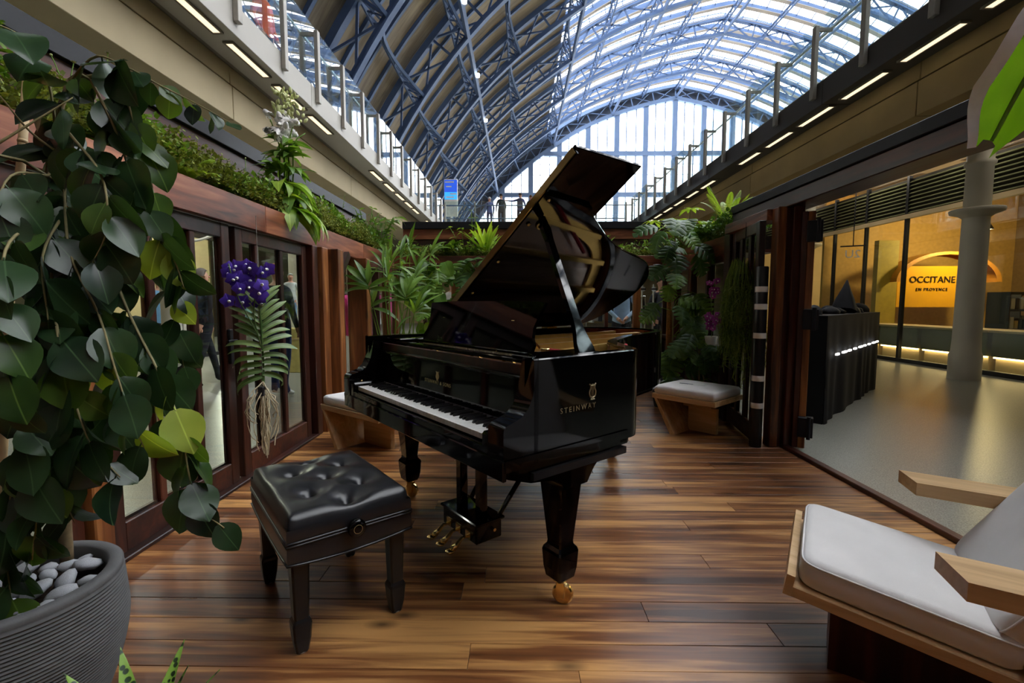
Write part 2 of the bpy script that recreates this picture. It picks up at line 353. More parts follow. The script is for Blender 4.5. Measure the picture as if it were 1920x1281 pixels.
mi = arcbeam(arcbeam(MB(), ARC, 0.46, 0.10), [ARC[i] + NRM[i] * 0.16 for i in range(NA)], 0.12, 0.34).mesh('inner_chord', M['steelblue'])
mo = arcbeam(MB(), OUT, 0.5, 0.4).mesh('outer_chord', M['steelblue'])
lb = MB()
for i in range(0, NA - 2, 2):
    lb.bar(ARC[i], OUT[i], 0.18, 0.13); lb.bar(ARC[i], OUT[i + 2], 0.13, 0.13); lb.bar(OUT[i], ARC[i + 2], 0.13, 0.13)
ml = lb.mesh('lattice', M['steelblue'])
NB = 11
ribys = [YG - BAY * k for k in range(NB + 1)]
for y in ribys[1:]:
    r = empty('rib', (0, y, 0), 0, roof)
    inst('inner_chord', mi, r); inst('outer_chord', mo, r); inst('lattice', ml, r)
# glazing and boarding follow the outer chord
IL = next(i for i in range(NA) if OUT[i].x > XC - 21.2); IR = NA - 1 - IL
TOP = [OUT[i] + NRM[i] * 0.35 for i in range(NA)]
mrb = arcbeam(MB(), TOP, 0.26, 0.42).mesh('roof_bar', M['steelblue'])
mrc = arcbeam(MB(), [p - NRM[i] * 0.3 for i, p in enumerate(TOP)], 0.55, 0.05, 0, IL, IR).mesh('gutter_board', plain('gutter_timber', srgb(140, 134, 126), 0.7))
def strip(P, y0, y1, i0, i1, lift=0.0):
    m = MB(); vs = []; fs = []
    for i in range(i0, i1 + 1):
        n = NRM[i]; a = P[i] + Vector((0, y0, 0)); c = P[i] + Vector((0, y1, 0)); b = (a + c) / 2 + n * lift
        vs += [a, b, c] if lift else [a, c]
    w = 3 if lift else 2
    for i in range(i1 - i0):
        for j in range(w - 1): fs.append((i * w + j, i * w + j + 1, (i + 1) * w + j + 1, (i + 1) * w + j))
    return m.add(vs, fs)
Q = BAY / 4
mg = strip(TOP, 0, Q, IL, IR, 0.85).mesh('glazing', M['roofglass'])
# thin glazing bars over each glazed strip
gb = MB()
for i in range(IL, IR + 1):
    a = TOP[i]; c = a + Vector((0, Q, 0)); b = (a + c) / 2 + NRM[i] * 0.85
    gb.bar(a, b, 0.08, 0.08); gb.bar(b, c, 0.08, 0.08)
mgb = gb.mesh('glazing_bar', M['steelblue'])
mrg = arcbeam(MB(), [p + NRM[i] * 0.85 for i, p in enumerate(TOP)], 0.1, 0.1, 0, IL, IR).mesh('ridge_bar', M['steelblue'])
mbl = strip(TOP, 0, Q, 0, IL).mesh('boarding', M['boarding']); mbr = strip(TOP, 0, Q, IR, NA - 1).mesh('boarding', M['boarding'])
for k in range(NB):
    b = empty('roof_bay', (0, YG - BAY * (k + 1), 0), 0, roof)
    for j in range(4):
        y = j * Q
        inst('glazing', mg, b, (0, y, 0)); stuff(inst('glazing_bar', mgb, b, (0, y, 0))); inst('ridge_bar', mrg, b, (0, y + Q / 2, 0))
        inst('boarding', mbl, b, (0, y, 0)); inst('boarding', mbr, b, (0, y, 0))
        inst('gutter_board', mrc, b, (0, y, 0))
        if j: inst('roof_bar', mrb, b, (0, y, 0))
# lengthways members
def idx_at(off): return min(range(NA // 2 + 1), key=lambda i: abs((XC - ARC[i].x) - off))
Y0, Y1 = ribys[-1], YG
def purlin(i, arched):
    m = MB(); a = OUT[i] - NRM[i] * 0.1; n = NRM[i]
    m.bar(a + Vector((0, Y0, 0)), a + Vector((0, Y1, 0)), 0.2, 0.16, n)
    for y in ribys[1:]:
        N8 = 8; low = []
        for s in range(N8 + 1):
            t = s / N8; d = 1.55 * (2 * t - 1) ** 2 + 0.22 if arched else 0.62
            low.append(a - n * d + Vector((0, y + BAY * t, 0)))
        for s in range(N8):
            m.bar(low[s], low[s + 1], 0.18, 0.12, n)
            top = a + Vector((0, y + BAY * s / N8, 0)); top2 = a + Vector((0, y + BAY * (s + 1) / N8, 0))
            m.bar(low[s], top2, 0.08, 0.08, n); m.bar(top, low[s + 1], 0.08, 0.08, n)
    return m
for off in (0.01, 5, 10, 15, 19.6, 24.2, 28.2, 31.5, 34):
    i = idx_at(off)
    for q in {i, NA - 1 - i}:
        o = purlin(q, off > 17).obj('purlin', M['steelblue'], roof); stuff(o)
for off in (0.01, 10, 19.6, 28.2):
    i = idx_at(off)
    for q in {i, NA - 1 - i}:
        p = ARC[q] + NRM[q] * 0.1
        MB().bar(p + Vector((0, Y0, 0)), p + Vector((0, Y1, 0)), 0.26, 0.3, NRM[q]).obj('tie_tube', M['steelblue'], roof)
# small lamps on the boarded side
for y in (20, 29, 38, 47):
    q = idx_at(28.2); p = ARC[q] - NRM[q] * 0.25
    lo = MB().lathe([(0.0, -0.16), (0.15, -0.16), (0.16, 0.06), (0.0, 0.1)], 10, Matrix.Translation((p.x, y, p.z))).obj('roof_lamp', M['coollamp'], roof)
# springing walls
w = MB()
w.box(XC - 38.8, XC - 38.2, Y0, YG, ZD, ZD + 3.5); struct(w.obj('wall_left', plain('spring_wall', srgb(98, 84, 74), 0.85, var=0.25, scale=3)))
w = MB(); w.box(XC + 38.2, XC + 38.8, Y0, YG, ZD, ZD + 3.5); struct(w.obj('wall_right', plain('spring_wall_b', srgb(98, 84, 74), 0.85, var=0.25, scale=3)))

# gable screen
gable = struct(empty('window_1', (0, YG, 0))); gable['label'] = 'far glazed gable screen under the arch'
arcbeam(MB(), ARC, 0.7, 0.55).obj('inner_arch', M['paleiron'], gable)
arcbeam(MB(), OUT, 0.7, 0.45).obj('outer_arch', M['paleiron'], gable)
x = MB()
for i in range(0, NA - 2, 2): x.bar(ARC[i], OUT[i + 2], 0.22, 0.1); x.bar(OUT[i], ARC[i + 2], 0.22, 0.1); x.bar(ARC[i], OUT[i], 0.3, 0.12)
stuff(x.obj('cross_bracing', M['paleiron'], gable))
dk = MB(); vs = []; fs = []
for i in range(NA): vs += [ARC[i] + Vector((0, 0.5, 0)), OUT[i] + NRM[i] * 0.6 + Vector((0, 0.5, 0))]
for i in range(NA - 1): fs.append((2 * i, 2 * i + 2, 2 * i + 3, 2 * i + 1))
dk.add(vs, fs).obj('dark_spandrel', plain('spandrel_slate', srgb(58, 66, 78), 0.7), gable)
def arch_z(xx):
    for i in range(NA - 1):
        if ARC[i].x <= xx <= ARC[i + 1].x:
            t = (xx - ARC[i].x) / (ARC[i + 1].x - ARC[i].x + 1e-9); return ARC[i].z + (ARC[i + 1].z - ARC[i].z) * t
    return ZD
SP = 4.62
mull = []; xx = XC - 7 * SP
while xx < XC + 7.2 * SP:
    z = arch_z(xx)
    if z > ZD + 1: MB().box(xx - 0.40, xx + 0.40, -0.25, 0.25, ZD, z).obj('mullion', M['paleiron'], gable)
    for q in (1, 2):
        xs = xx + SP * q / 3; zz = arch_z(xs)
        if zz > ZD + 1: MB().box(xs - 0.07, xs + 0.07, -0.1, 0.1, ZD, zz).obj('glazing_bar', M['paleiron'], gable)
    xx += SP
for z in (12.2, 18.9, 25.4):
    xs = [q for q in (XC - 36.5 + 0.25 * k for k in range(293)) if arch_z(q) > z]
    MB().box(min(xs), max(xs), -0.3, 0.3, z - 0.36, z + 0.36).obj('transom', M['paleiron'], gable)
    for k in range(1, 4):
        zz = z - 6.6 * k / 4
        xs = [q for q in (XC - 36.5 + 0.25 * j for j in range(293)) if arch_z(q) > zz]
        if xs: MB().box(min(xs), max(xs), -0.05, 0.05, zz - 0.03, zz + 0.03).obj('glazing_bar', M['paleiron'], gable)
m = MB(); vs = [ARC[i] + Vector((0, 0.1, 0)) for i in range(NA)]; m.add(vs, [tuple(range(NA))]).obj('pane', M['roofglass'], gable)

# ================================================================ DECKS WITH VOID
XL, XR, YV = -3.62, 5.2, 23.0
fl = struct(MB().box(-12.4, 62, YV, YG, ZD - 0.4, ZD).obj('floor_deck_far', M['concrete']))
def deck(side):
    x = XL if side < 0 else XR; far = -12.4 if side < 0 else 62
    lo, hi = sorted((x, far))
    d = struct(empty('floor_deck_' + ('left' if side < 0 else 'right')))
    # fascia slabs in lengths, thin shadow joints between them
    y = -6.0
    while y < YV:
        a, b = (x - 0.5, x) if side < 0 else (x, x + 0.5)
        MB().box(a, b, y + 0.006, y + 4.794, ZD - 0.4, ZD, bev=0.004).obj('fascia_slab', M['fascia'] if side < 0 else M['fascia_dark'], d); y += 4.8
    if side < 0: MB().box(far, x - 0.5, -14, YV, ZD - 0.38, ZD).obj('deck_slab', M['soffit'], d)
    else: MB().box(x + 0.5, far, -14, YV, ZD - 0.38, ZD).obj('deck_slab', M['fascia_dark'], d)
    f = (XL - 0.55) if side < 0 else (XR + 0.47)
    y = -7.4
    while y < 30:
        for z0, z1, ins in ((4.37, 4.618, 0.03), (3.86, 4.335, 0.0)):
            a, b = (f - 0.9, f - ins) if side < 0 else (f + ins, f + 0.9)
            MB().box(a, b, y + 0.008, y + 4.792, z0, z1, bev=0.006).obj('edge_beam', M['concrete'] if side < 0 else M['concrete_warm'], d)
        a, b = (f - 0.88, f - 0.06) if side < 0 else (f + 0.06, f + 0.88)
        MB().box(a, b, y, y + 4.8, 4.33, 4.38).obj('beam_joint', M['darkmetal'], d)
        y += 4.8
    a, b = (far, f - 0.9) if side < 0 else (f + 0.9, 30)
    MB().box(a, b, -14, 30, 4.1, 4.2).obj('soffit', M['soffit2'], d)
    return d
M['fascia'] = plain('painted_fascia', srgb(186, 182, 173), 0.6, var=0.04, scale=1.0)
M['soffit2'] = plain('arcade_soffit', srgb(132, 124, 106), 0.8, var=0.08, scale=1)
M['concrete_warm'] = plain('warm_concrete', srgb(168, 146, 102), 0.75, 0, 0.3, 0, 0.1, 1.5, 0.05, 30)  # right beams: a browner, darker copy of the left beams' concrete
M['fascia_dark'] = plain('dark_fascia', srgb(72, 68, 64), 0.5, var=0.05, scale=1.0)  # right fascia and slab in a darker colour than the left
deck(-1); deck(1)
# strip lamps let into the deck edge
smesh = MB().box(-0.045, 0.045, 0, 0.9, -0.02, 0.0).mesh('diffuser', M['striplamp'])
fmesh = MB().box(-0.07, -0.047, -0.02, 0.92, -0.025, 0.0).box(0.047, 0.07, -0.02, 0.92, -0.025, 0.0).box(-0.07, 0.07, -0.03, -0.002, -0.025, 0.0).box(-0.07, 0.07, 0.902, 0.93, -0.025, 0.0).mesh('frame', M['soffit'])
def strips(x, ys, side):
    for k, y in enumerate(ys):
        t = thing('strip_light', 'warm strip light in the %s deck soffit, number %s from the camera' % (side, ['one', 'two', 'three', 'four', 'five', 'six', 'seven', 'eight', 'nine', 'ten', 'eleven', 'twelve', 'thirteen'][k]), 'ceiling light', (x, y, 4.598), 0, 'strip lights under the %s deck' % side)
        inst('diffuser', smesh, t); inst('frame', fmesh, t)
strips(-3.8, (5.2, 6.35, 7.55, 8.72, 12.26, 13.5, 14.7, 15.9, 17.0, 19.4, 20.6), 'left')
strips(5.4, (4.84, 6.04, 7.25, 8.45, 9.65, 10.9, 13.3, 14.5, 15.7, 16.9, 18.1, 19.3, 20.5), 'right')
# glass balustrades
def balustrade(side):
    x = XL if side < 0 else XR
    s = -1 if side < 0 else 1
    name = 'left' if side < 0 else 'right'
    b = thing('glass_balustrade', 'glass balustrade with steel posts along the %s deck edge' % name, 'balustrade', (x, 0, ZD))
    pm = MB().box(-0.035, 0.035, -0.05, 0.05, -0.25, 0.98, bev=0.006).mesh('post', M['post_steel'])
    hm = MB().box(-0.02, 0.28, -0.02, 0.02, 0.90, 0.96).mesh('bracket', M['post_steel'])
    y = 2.6
    while y < YV:
        p = inst('post', pm, b, (s * -0.04 if side > 0 else 0.04, y, 0))
        inst('bracket', hm, p, (0, 0, 0), (0, 0, 0 if side > 0 else math.pi))
        y += 1.2
    MB().tube([(s * 0.26, -6, 0.98), (s * 0.26, YV, 0.98)], 0.025, 8).obj('handrail', M['alu'], b)
    y = 2.0
    while y < YV - 0.1:
        e = min(y + 1.19, YV)
        MB().box(s * 0.10 - 0.008, s * 0.10 + 0.008, y, e, 0.0, 1.17).obj('glass_panel', M['railglass'], b); y += 1.2
    MB().box(s * 0.1 - 0.03, s * 0.1 + 0.03, -6, YV, 0.0, 0.06).obj('base_rail', M['alu'], b)
    return b
M['post_steel'] = plain('post_painted_steel', srgb(168, 163, 153), 0.45, 0.25, 0.5, 0, 0.05)
balustrade(-1); balustrade(1)
b = thing('glass_balustrade', 'glass balustrade across the far end of the void', 'balustrade', (0, YV + 0.1, ZD))
for k in range(6): MB().box(XL + k * 1.47 + 0.01, XL + (k + 1) * 1.47 - 0.01, -0.008, 0.008, 0.05, 1.15).obj('glass_panel', M['railglass'], b)
for k in range(7): MB().box(XL + k * 1.47 - 0.035, XL + k * 1.47 + 0.035, 0.03, 0.1, -0.3, 1.1).obj('post', M['post_steel'], b)
for z in (0.35, 0.98): MB().tube([(XL, 0.16, z), (XR, 0.16, z)], 0.03, 8).obj('rail', M['paleiron'], b)
struct(MB().box(XL - 0.5, XR + 0.5, YV, YV + 0.4, ZD - 0.42, ZD + 0.02).obj('trim_1', M['fascia']))

# ================================================================ ARCADE UNDER THE DECKS
struct(MB().box(-14, 30, -10, 30, -0.12, -0.06).obj('floor_arcade', M['terrazzo']))
struct(MB().box(-14, 30, 30, 30.3, -0.1, 4.6).obj('wall_far', M['cream']))
# cast-iron columns with flared heads
colm = MB().lathe([(0.21, -0.06), (0.21, 0.35), (0.19, 0.4), (0.18, 0.6), (0.165, 3.36), (0.19, 3.38), (0.195, 3.43), (0.165, 3.46), (0.165, 3.6), (0.185, 3.72), (0.24, 3.84), (0.36, 3.95), (0.55, 4.04), (0.8, 4.1)], 28).mesh('shaft', M['column'], True)
ringm = MB().lathe([(0.16, 2.55), (0.22, 2.60), (0.33, 2.64), (0.34, 2.68), (0.33, 2.70), (0.16, 2.71)], 28).mesh('collar', M['column'], True)
stick = MB().lathe([(0.0, 0.012), (0.085, 0.012), (0.085, 0.0)], 20, Matrix.Rotation(R(90), 4, 'X')).mesh('round_sign', plain('round_sign_white', srgb(235, 235, 232), 0.5, var=0))
def column(x, y, label):
    t = thing('iron_column', label, 'column', (x, y, 0), 0, 'columns of the arcade')
    inst('shaft', colm, t); inst('collar', ringm, t); return t
column(7.35, 7.75, 'cream iron column with flared head right of the yellow shop sign')
column(7.35, 12.2, 'cream iron column beside the folded door hinges')
column(-5.9, 7.9, 'white iron column behind the leafy tree at left')
column(-5.9, 12.35, 'white iron column behind the purple orchid')
column(-5.9, 16.8, 'white iron column farther back in the left arcade')

# ---------------------------------------------------------------- shops at the right
sf = thing('glazed_shopfront', 'tall glazed shop front with dark mullions across the right arcade', 'shopfront', (8.2, 0, 0))
ys = [3.4, 5.4, 7.4, 8.65, 10.15, 11.3, 12.4, 13.7, 15.0, 16.4, 18]
for k, y in enumerate(ys):
    MB().box(-0.035, 0.035, y - 0.03, y + 0.03, -0.06, 3.85).obj('mullion', M['darkmetal'], sf)
for a, c in zip(ys, ys[1:]):
    MB().box(-0.006, 0.006, a + 0.03, c - 0.03, 0.02, 3.0).obj('pane', M['shopglass'], sf)
    lv = empty('louvre', (0, 0, 0), 0, sf)
    MB().box(0.03, 0.06, a + 0.03, c - 0.03, 3.06, 3.8).obj('backing', M['darkwall'], lv)
    for q in range(9):
        T = Matrix.Translation((0.0, 0, 3.1 + q * 0.078)) @ Matrix.Rotation(R(-35), 4, 'Y')
        MB().box(-0.03, 0.03, a + 0.03, c - 0.03, -0.006, 0.006, T).obj('slat', M['sage'], lv)
MB().box(-0.05, 0.05, 3.4, 18, 2.97, 3.06).obj('transom', M['cream'], sf)
MB().box(-0.05, 0.05, 3.4, 18, -0.06, 0.02).obj('sill', M['darkmetal'], sf)
# shop shell
sh = struct(empty('wall_shop'))
MB().box(13.4, 13.5, 3, 19, -0.06, 4.1).obj('back_wall', plain('brown_wall', srgb(120, 96, 60), 0.8), sh)
MB().box(8.3, 13.4, 18.2, 18.3, -0.06, 4.1).obj('end_wall', M['cream'], sh)
MB().box(8.3, 13.4, 12.98, 13.06, -0.06, 4.1).obj('party_wall', plain('ochre_wall', srgb(196, 156, 84), 0.75), sh)
MB().box(8.3, 13.4, 3.4, 3.5, -0.06, 4.1).obj('near_wall', M['darkwall'], sh)
# yellow shop sign panel under an arch
sg = thing('shop_sign', 'bright yellow sign panel with dark lettering under an arch', 'sign', (10.22, 11.9, 0))
MB().box(-0.75, 0.95, 0, 0.08, 1.1, 2.12).obj('panel', M['yellow'], sg)
inst('lettering', textmesh('OCCITANE', 0.225, M['ink'], 0.006, 1.0, 1.0), sg, (0.1, -0.012, 1.78), (R(90), 0, 0))
inst('small_lettering', textmesh('EN PROVENCE', 0.10, M['ink'], 0.006, 1.0, 1.25), sg, (0.1, -0.012, 1.54), (R(90), 0, 0))
am = MB(); am.lathe([(0.92, -0.2), (1.02, -0.2), (1.02, 0.25), (0.92, 0.25)], 24, Matrix.Translation((0.3, 0, 1.72)) @ Matrix.Diagonal((1.25, 1, 0.72, 1)) @ Matrix.Rotation(R(90), 4, 'X'), 0, math.pi)
am.obj('arch', plain('ochre_arch', srgb(206, 140, 40), 0.5), sg)
MB().box(-1.3, -0.8, -0.05, 0.1, 0.7, 2.75).obj('side_panel', plain('mustard', srgb(170, 148, 40), 0.6), sg)
# low lit plinth behind the glass, one unit per bay
for k, (a, c) in enumerate(zip(ys[2:6], ys[3:7])):
    t = thing('display_plinth', 'sage display plinth with glowing yellow base, ' + ['nearest the white chair', 'left of the cream column', 'below the yellow sign', 'farthest along the yellow shop'][k], 'display', (8.6, a, 0), 0, 'display plinths in the yellow shop')
    L = c - a - 0.06
    MB().box(0, 0.7, 0.03, L, 0.22, 0.66, bev=0.01).obj('body', M['sage'], t)
    MB().box(0.08, 0.62, 0.05, L - 0.02, -0.06, 0.22).obj('base', M['cream'], t)
    MB().box(0.03, 0.06, 0.05, L - 0.02, 0.19, 0.215).obj('light_strip', M['warmlamp'], t)
    MB().box(-0.03, 0.73, 0.0, L + 0.03, 0.66, 0.70).obj('top', M['cream'], t)
prodcol = [plain('pack_%d' % i, c, 0.5, var=0.05) for i, c in enumerate((srgb(60, 52, 40), srgb(196, 160, 70), srgb(120, 96, 50), srgb(210, 200, 170), srgb(52, 44, 46)))]
# shelving inside the shop with packs
for s_i, (sx, sy) in enumerate(((10.4, 9.9), (10.6, 7.9), (12.2, 11.4))):
    t = thing('shelf_unit', 'dark shop shelf stacked with packs, ' + ['in front of the yellow sign', 'right of the cream column', 'deep inside the shop'][s_i], 'shelf', (sx, sy, 0), R(20), 'shelves inside the yellow shop')
    for q in (0.25, 0.65, 1.05, 1.4): MB().box(-0.7, 0.7, -0.18, 0.18, q - 0.02, q + 0.02).obj('shelf_board', M['darkwall'], t)
    for q in (-0.7, 0.7): MB().box(q - 0.02, q + 0.02, -0.18, 0.18, -0.06, 1.42).obj('upright', M['darkmetal'], t)
    for z in (0.27, 0.67, 1.07):
        q = -0.62
        while q < 0.55:
            w_ = random.uniform(0.07, 0.16); h_ = random.uniform(0.12, 0.28)
            MB().box(q, q + w_, -0.12, 0.1, z, z + h_, bev=0.008).obj('pack', random.choice(prodcol), t); q += w_ + random.uniform(0.02, 0.06)
# soffit lamps in arcade and shop
tubel = MB().box(-0.03, 0.03, 0, 1.5, -0.03, 0).mesh('tube', emit('bright_tube', (1.0, 0.96, 0.9, 1), 26.0))
tube = MB().box(-0.03, 0.03, 0, 1.5, -0.03, 0).mesh('tube', M['coollamp']); hous = MB().box(-0.045, 0.045, -0.02, 1.52, 0, 0.05).mesh('housing', M['paint'])
for k, (x, y, z) in enumerate(((7.75, 5.6, 4.05), (7.75, 7.9, 4.05), (7.75, 10.2, 4.05), (7.75, 13.4, 4.05), (9.2, 6.1, 3.95), (9.2, 8.5, 3.95), (9.2, 10.9, 3.95), (9.2, 14.2, 3.95))):
    t = thing('tube_light', 'slim white tube light ' + ['over the right arcade, nearest', 'over the right arcade beside the column head', 'over the right arcade beyond the column', 'over the right arcade, farthest', 'inside the shop right of the column', 'inside the shop beside the column head', 'inside the shop above the yellow sign', 'inside the far shop'][k], 'ceiling light', (x, y, z), 0, 'tube lights of the right arcade')
    inst('tube', tube, t); inst('housing', hous, t)
for k, y in enumerate((4.5, 7.0, 9.5, 12.0, 14.5)):
    t = thing('tube_light', 'slim white tube light over the left arcade, ' + ['nearest the tree', 'above the walking man', 'above the mannequin', 'second from the far end', 'at the far end'][k], 'ceiling light', (-6.7, y, 4.05), 0, 'tube lights of the left arcade')
    inst('tube', tubel, t); inst('housing', hous, t)
def pend(x, y, z, label, mat, power, col):
    t = thing('shop_lamp', label, 'lamp', (x, y, z), 0, 'shop lamps')
    MB().lathe([(0.0, 0.1), (0.05, 0.1), (0.11, -0.02), (0.11, -0.04)], 14).obj('shade', M['darkmetal'], t, True)
    MB().lathe([(0.0, -0.03), (0.08, -0.03), (0.0, -0.07)], 12).obj('bulb', mat, t, True)
    MB().tube([(0, 0, 0.1), (0, 0, 4.1 - z)], 0.008, 6).obj('cord', M['darkmetal'], t)
    l = bpy.data.lights.new('lamp_light', 'POINT'); l.energy = power; l.color = col; l.shadow_soft_size = 0.12
    lo = bpy.data.objects.new('lamp_light', l); COL.objects.link(lo); lo.parent = t; lo.location = (0, 0, -0.2)
pend(10.6, 10.9, 2.9, 'warm pendant lamp in front of the yellow sign', M['warmlamp'], 85, (1, .72, .36))
pend(10.6, 7.2, 3.0, 'warm pendant lamp deep right in the shop', M['warmlamp'], 9, (1, .72, .36))
pend(11.2, 15.4, 2.9, 'warm pendant lamp in the far shop', M['warmlamp'], 70, (1, .72, .38))
pend(-9.2, 9.5, 2.9, 'white lamp in the left shop behind the walking man', M['coollamp'], 130, (1, .93, .82))
pend(-9.2, 14.5, 2.9, 'white lamp in the left shop behind the mannequin', M['coollamp'], 130, (1, .93, .82))
# mirrored digits on the far column side
t = thing('hanging_sign', 'small white mirrored digits hanging beside the far cream column', 'sign', (7.9, 11.3, 2.35), R(-30))
mm = textmesh('2U', 0.26, M['paint'], 0.01); mm.transform(Matrix.Diagonal((-1, 1, 1, 1)))
inst('digits', mm, t, (0, 0, 0), (R(90), 0, 0))
MB().box(-0.25, 0.25, -0.01, 0.01, 0.18, 0.21).obj('hanger', M['darkmetal'], t); MB().box(-0.01, 0.01, -0.01, 0.01, 0.2, 1.8).obj('rod', M['darkmetal'], t)
# added black form standing in for an unclear dark shape outside the open doors
M['form_cover'] = plain('form_black', (0.006, 0.006, 0.008, 1), 0.75, 0, 0.3, 0, 0.2)
t = thing('black_form', 'long black stand-in form outside the folded doors with lumps on top', 'stand', (2.95, 4.95, -0.06), R(45))
L = 3.1
def dr(u, v):
    y = 0.25 + (0.012 * math.sin(u * 47 + 2 * math.sin(9 * u)) + 0.012 * math.sin(u * 21 + 1)) * v; return (u * L, -y, 1.1 * (1 - v))
m = MB().grid(dr, 90, 6).grid(lambda u, v: (u * L, 0.25, 1.1 * (1 - v)), 4, 2).box(0, L, -0.25, 0.25, 1.08, 1.12).box(-0.0, 0.02, -0.25, 0.25, 0, 1.1).box(L - 0.02, L, -0.25, 0.25, 0, 1.1)
m.obj('form_cover', M['form_cover'], t, auto=40)
for q in range(13):
    r_ = random.uniform(0.06, 0.13); T = Matrix.Translation((0.15 + q * 0.235, random.uniform(-0.12, 0.1), 1.12)) @ Matrix.Rotation(random.uniform(-.5, .5), 4, 'Z') @ Matrix.Diagonal((1.5, 1.1, random.uniform(0.7, 1.5), 1))
    pr = [(0.0, r_ * 1.0)] + [(r_ * math.sin(a) * random.uniform(.8, 1.1), r_ * math.cos(a)) for a in (0.4, 0.8, 1.2, 1.57)] + [(r_ * 0.9, -0.02)]
    MB().lathe(pr, 9, T).obj('lump', M['form_cover'], t, True)
for q in range(9): MB().box(0.25 + q * 0.3, 0.36 + q * 0.3 + 0.08 * (q % 3 == 1), -0.30, -0.28, 0.70, 0.72).obj('light', emit('glow_dash', (1, 1, 1, 1), 1.2), t)  # white dashes across the dark shape, built as small glowing bars
T = Matrix.Translation((1.75, -0.05, 1.15)) @ Matrix.Rotation(R(18), 4, 'Y')
MB().lathe([(0.15, 0), (0.11, 0.15), (0.05, 0.3), (0.01, 0.42), (0, 0.42)], 8, T).obj('peak', M['form_cover'], t, True)

# ---------------------------------------------------------------- shops at the left
sf = thing('glazed_shopfront', 'glazed shop front with white posts across the left arcade', 'shopfront', (-7.4, 0, 0))
ys = [2.5, 4.6, 6.4, 8.2, 9.6, 11.4, 13.2, 15.2, 17.5, 20]
for a, c in zip(ys, ys[1:]):
    MB().box(-0.04, 0.04, a - 0.03, a + 0.03, -0.06, 3.6).obj('mullion', M['paint'] if a in (9.6, 13.2) else M['darkmetal'], sf)
    MB().box(-0.006, 0.006, a + 0.03, c - 0.03, 0.02, 2.7).obj('pane', M['shopglass'], sf)
    MB().box(-0.06, 0.03, a + 0.03, c - 0.03, 2.7, 4.1).obj('fascia', M['darkwall'], sf)
MB().box(-0.05, 0.05, 2.5, 20, -0.06, 0.02).obj('sill', M['darkmetal'], sf)
ls = struct(empty('wall_shop_left'))
MB().box(-11.6, -11.5, 2, 21, -0.06, 4.1).obj('back_wall', M['darkwall'], ls); MB().box(-11.5, -7.5, 20.2, 20.3, -0.06, 4.1).obj('end_wall', M['darkwall'], ls)
MB().box(-11.5, -7.5, 11.3, 11.36, -0.06, 4.1).obj('party_wall', M['cream'], ls)
t = thing('shop_sign', 'white script shop sign with curved underline on dark fascia at left', 'sign', (-7.3, 10.4, 2.95), R(90))
inst('lettering', textmesh('Kri w', 0.62, M['paint'], 0.01), t, (0, 0, 0.1), (R(90), 0, 0))
MB().tube([(-0.8 + 1.6 * k / 10, -0.01, -0.12 - 0.26 * math.sin(math.pi * (0.15 + 0.85 * k / 10))) for k in range(11)], 0.035, 6).obj('underline', M['paint'], t)
# racks of clothes in the left shops (pink and pale)
gcol = [plain('cloth_%d' % i, c, 0.9, var=0.08) for i, c in enumerate((srgb(214, 60, 140), srgb(226, 120, 170), srgb(206, 206, 204), srgb(120, 160, 170), srgb(60, 62, 70)))]
def rack(x, y, rz, cols, label):
    t = thing('clothes_rack', label, 'clothes rack', (x, y, -0.06), rz, 'racks of clothes in the arcade')
    MB().tube([(-0.8, 0, 0), (-0.8, 0, 1.45), (0.8, 0, 1.45), (0.8, 0, 0)], 0.015, 6).obj('rail', M['alu'], t)
    for q in range(12):
        xx = -0.7 + q * 0.125; h_ = random.uniform(0.6, 0.9); c = random.choice(cols)
        m = MB(); m.grid(lambda u, v: (xx + 0.025 * math.sin(3 * v + q), (u - 0.5) * (0.26 + 0.2 * min(1, v * 4)), 1.42 - v * h_), 5, 6)
        m.grid(lambda u, v: (xx + 0.05 + 0.025 * math.sin(3 * v + q), (u - 0.5) * (0.26 + 0.2 * min(1, v * 4)), 1.42 - v * h_), 5, 6)
        m.obj('garment', gcol[c], t, True)
rack(-3.3, 9.4, R(10), (0, 1, 0), 'rack of bright pink clothes behind the palm stems')
rack(-4.6, 12.8, R(-8), (2, 3, 2), 'rack of pale clothes beyond the pink ones')
rack(2.6, 12.6, R(5), (2, 3, 4), 'rack of grey clothes seen past the piano lid')
rack(-9.0, 16.2, R(80), (3, 2, 4), 'rack of dark and pale clothes inside the left shop')
# departure board above the far bridge
t = thing('departure_board', 'blue departure screen on a white post over the far bridge', 'screen', (-4.3, 30, ZD))
MB().box(-0.42, 0.42, 0, 0.12, 1.7, 4.0, bev=0.01).obj('housing', M['paint'], t)
scr = emit('screen_blue', srgb(28, 60, 150), 0.9); scr2 = emit('screen_light_blue', srgb(40, 120, 200), 0.9)
MB().box(-0.4, 0.4, -0.012, 0.0, 3.2, 3.95).obj('screen', scr, t); MB().box(-0.4, 0.4, -0.012, 0.0, 2.75, 3.2).obj('screen_lower', scr2, t)
for q, (z, x0, x1) in enumerate(((3.78, -0.35, 0.2), (3.5, -0.3, 0.05), (3.05, -0.05, 0.36), (2.85, -0.3, 0.2))):
    MB().box(x0, x1, -0.018, -0.012, z, z + 0.08).obj('text_line', M['paint'], t)
MB().tube([(0, 0.06, 0), (0, 0.06, 1.7)], 0.06, 10).obj('post', M['paint'], t)

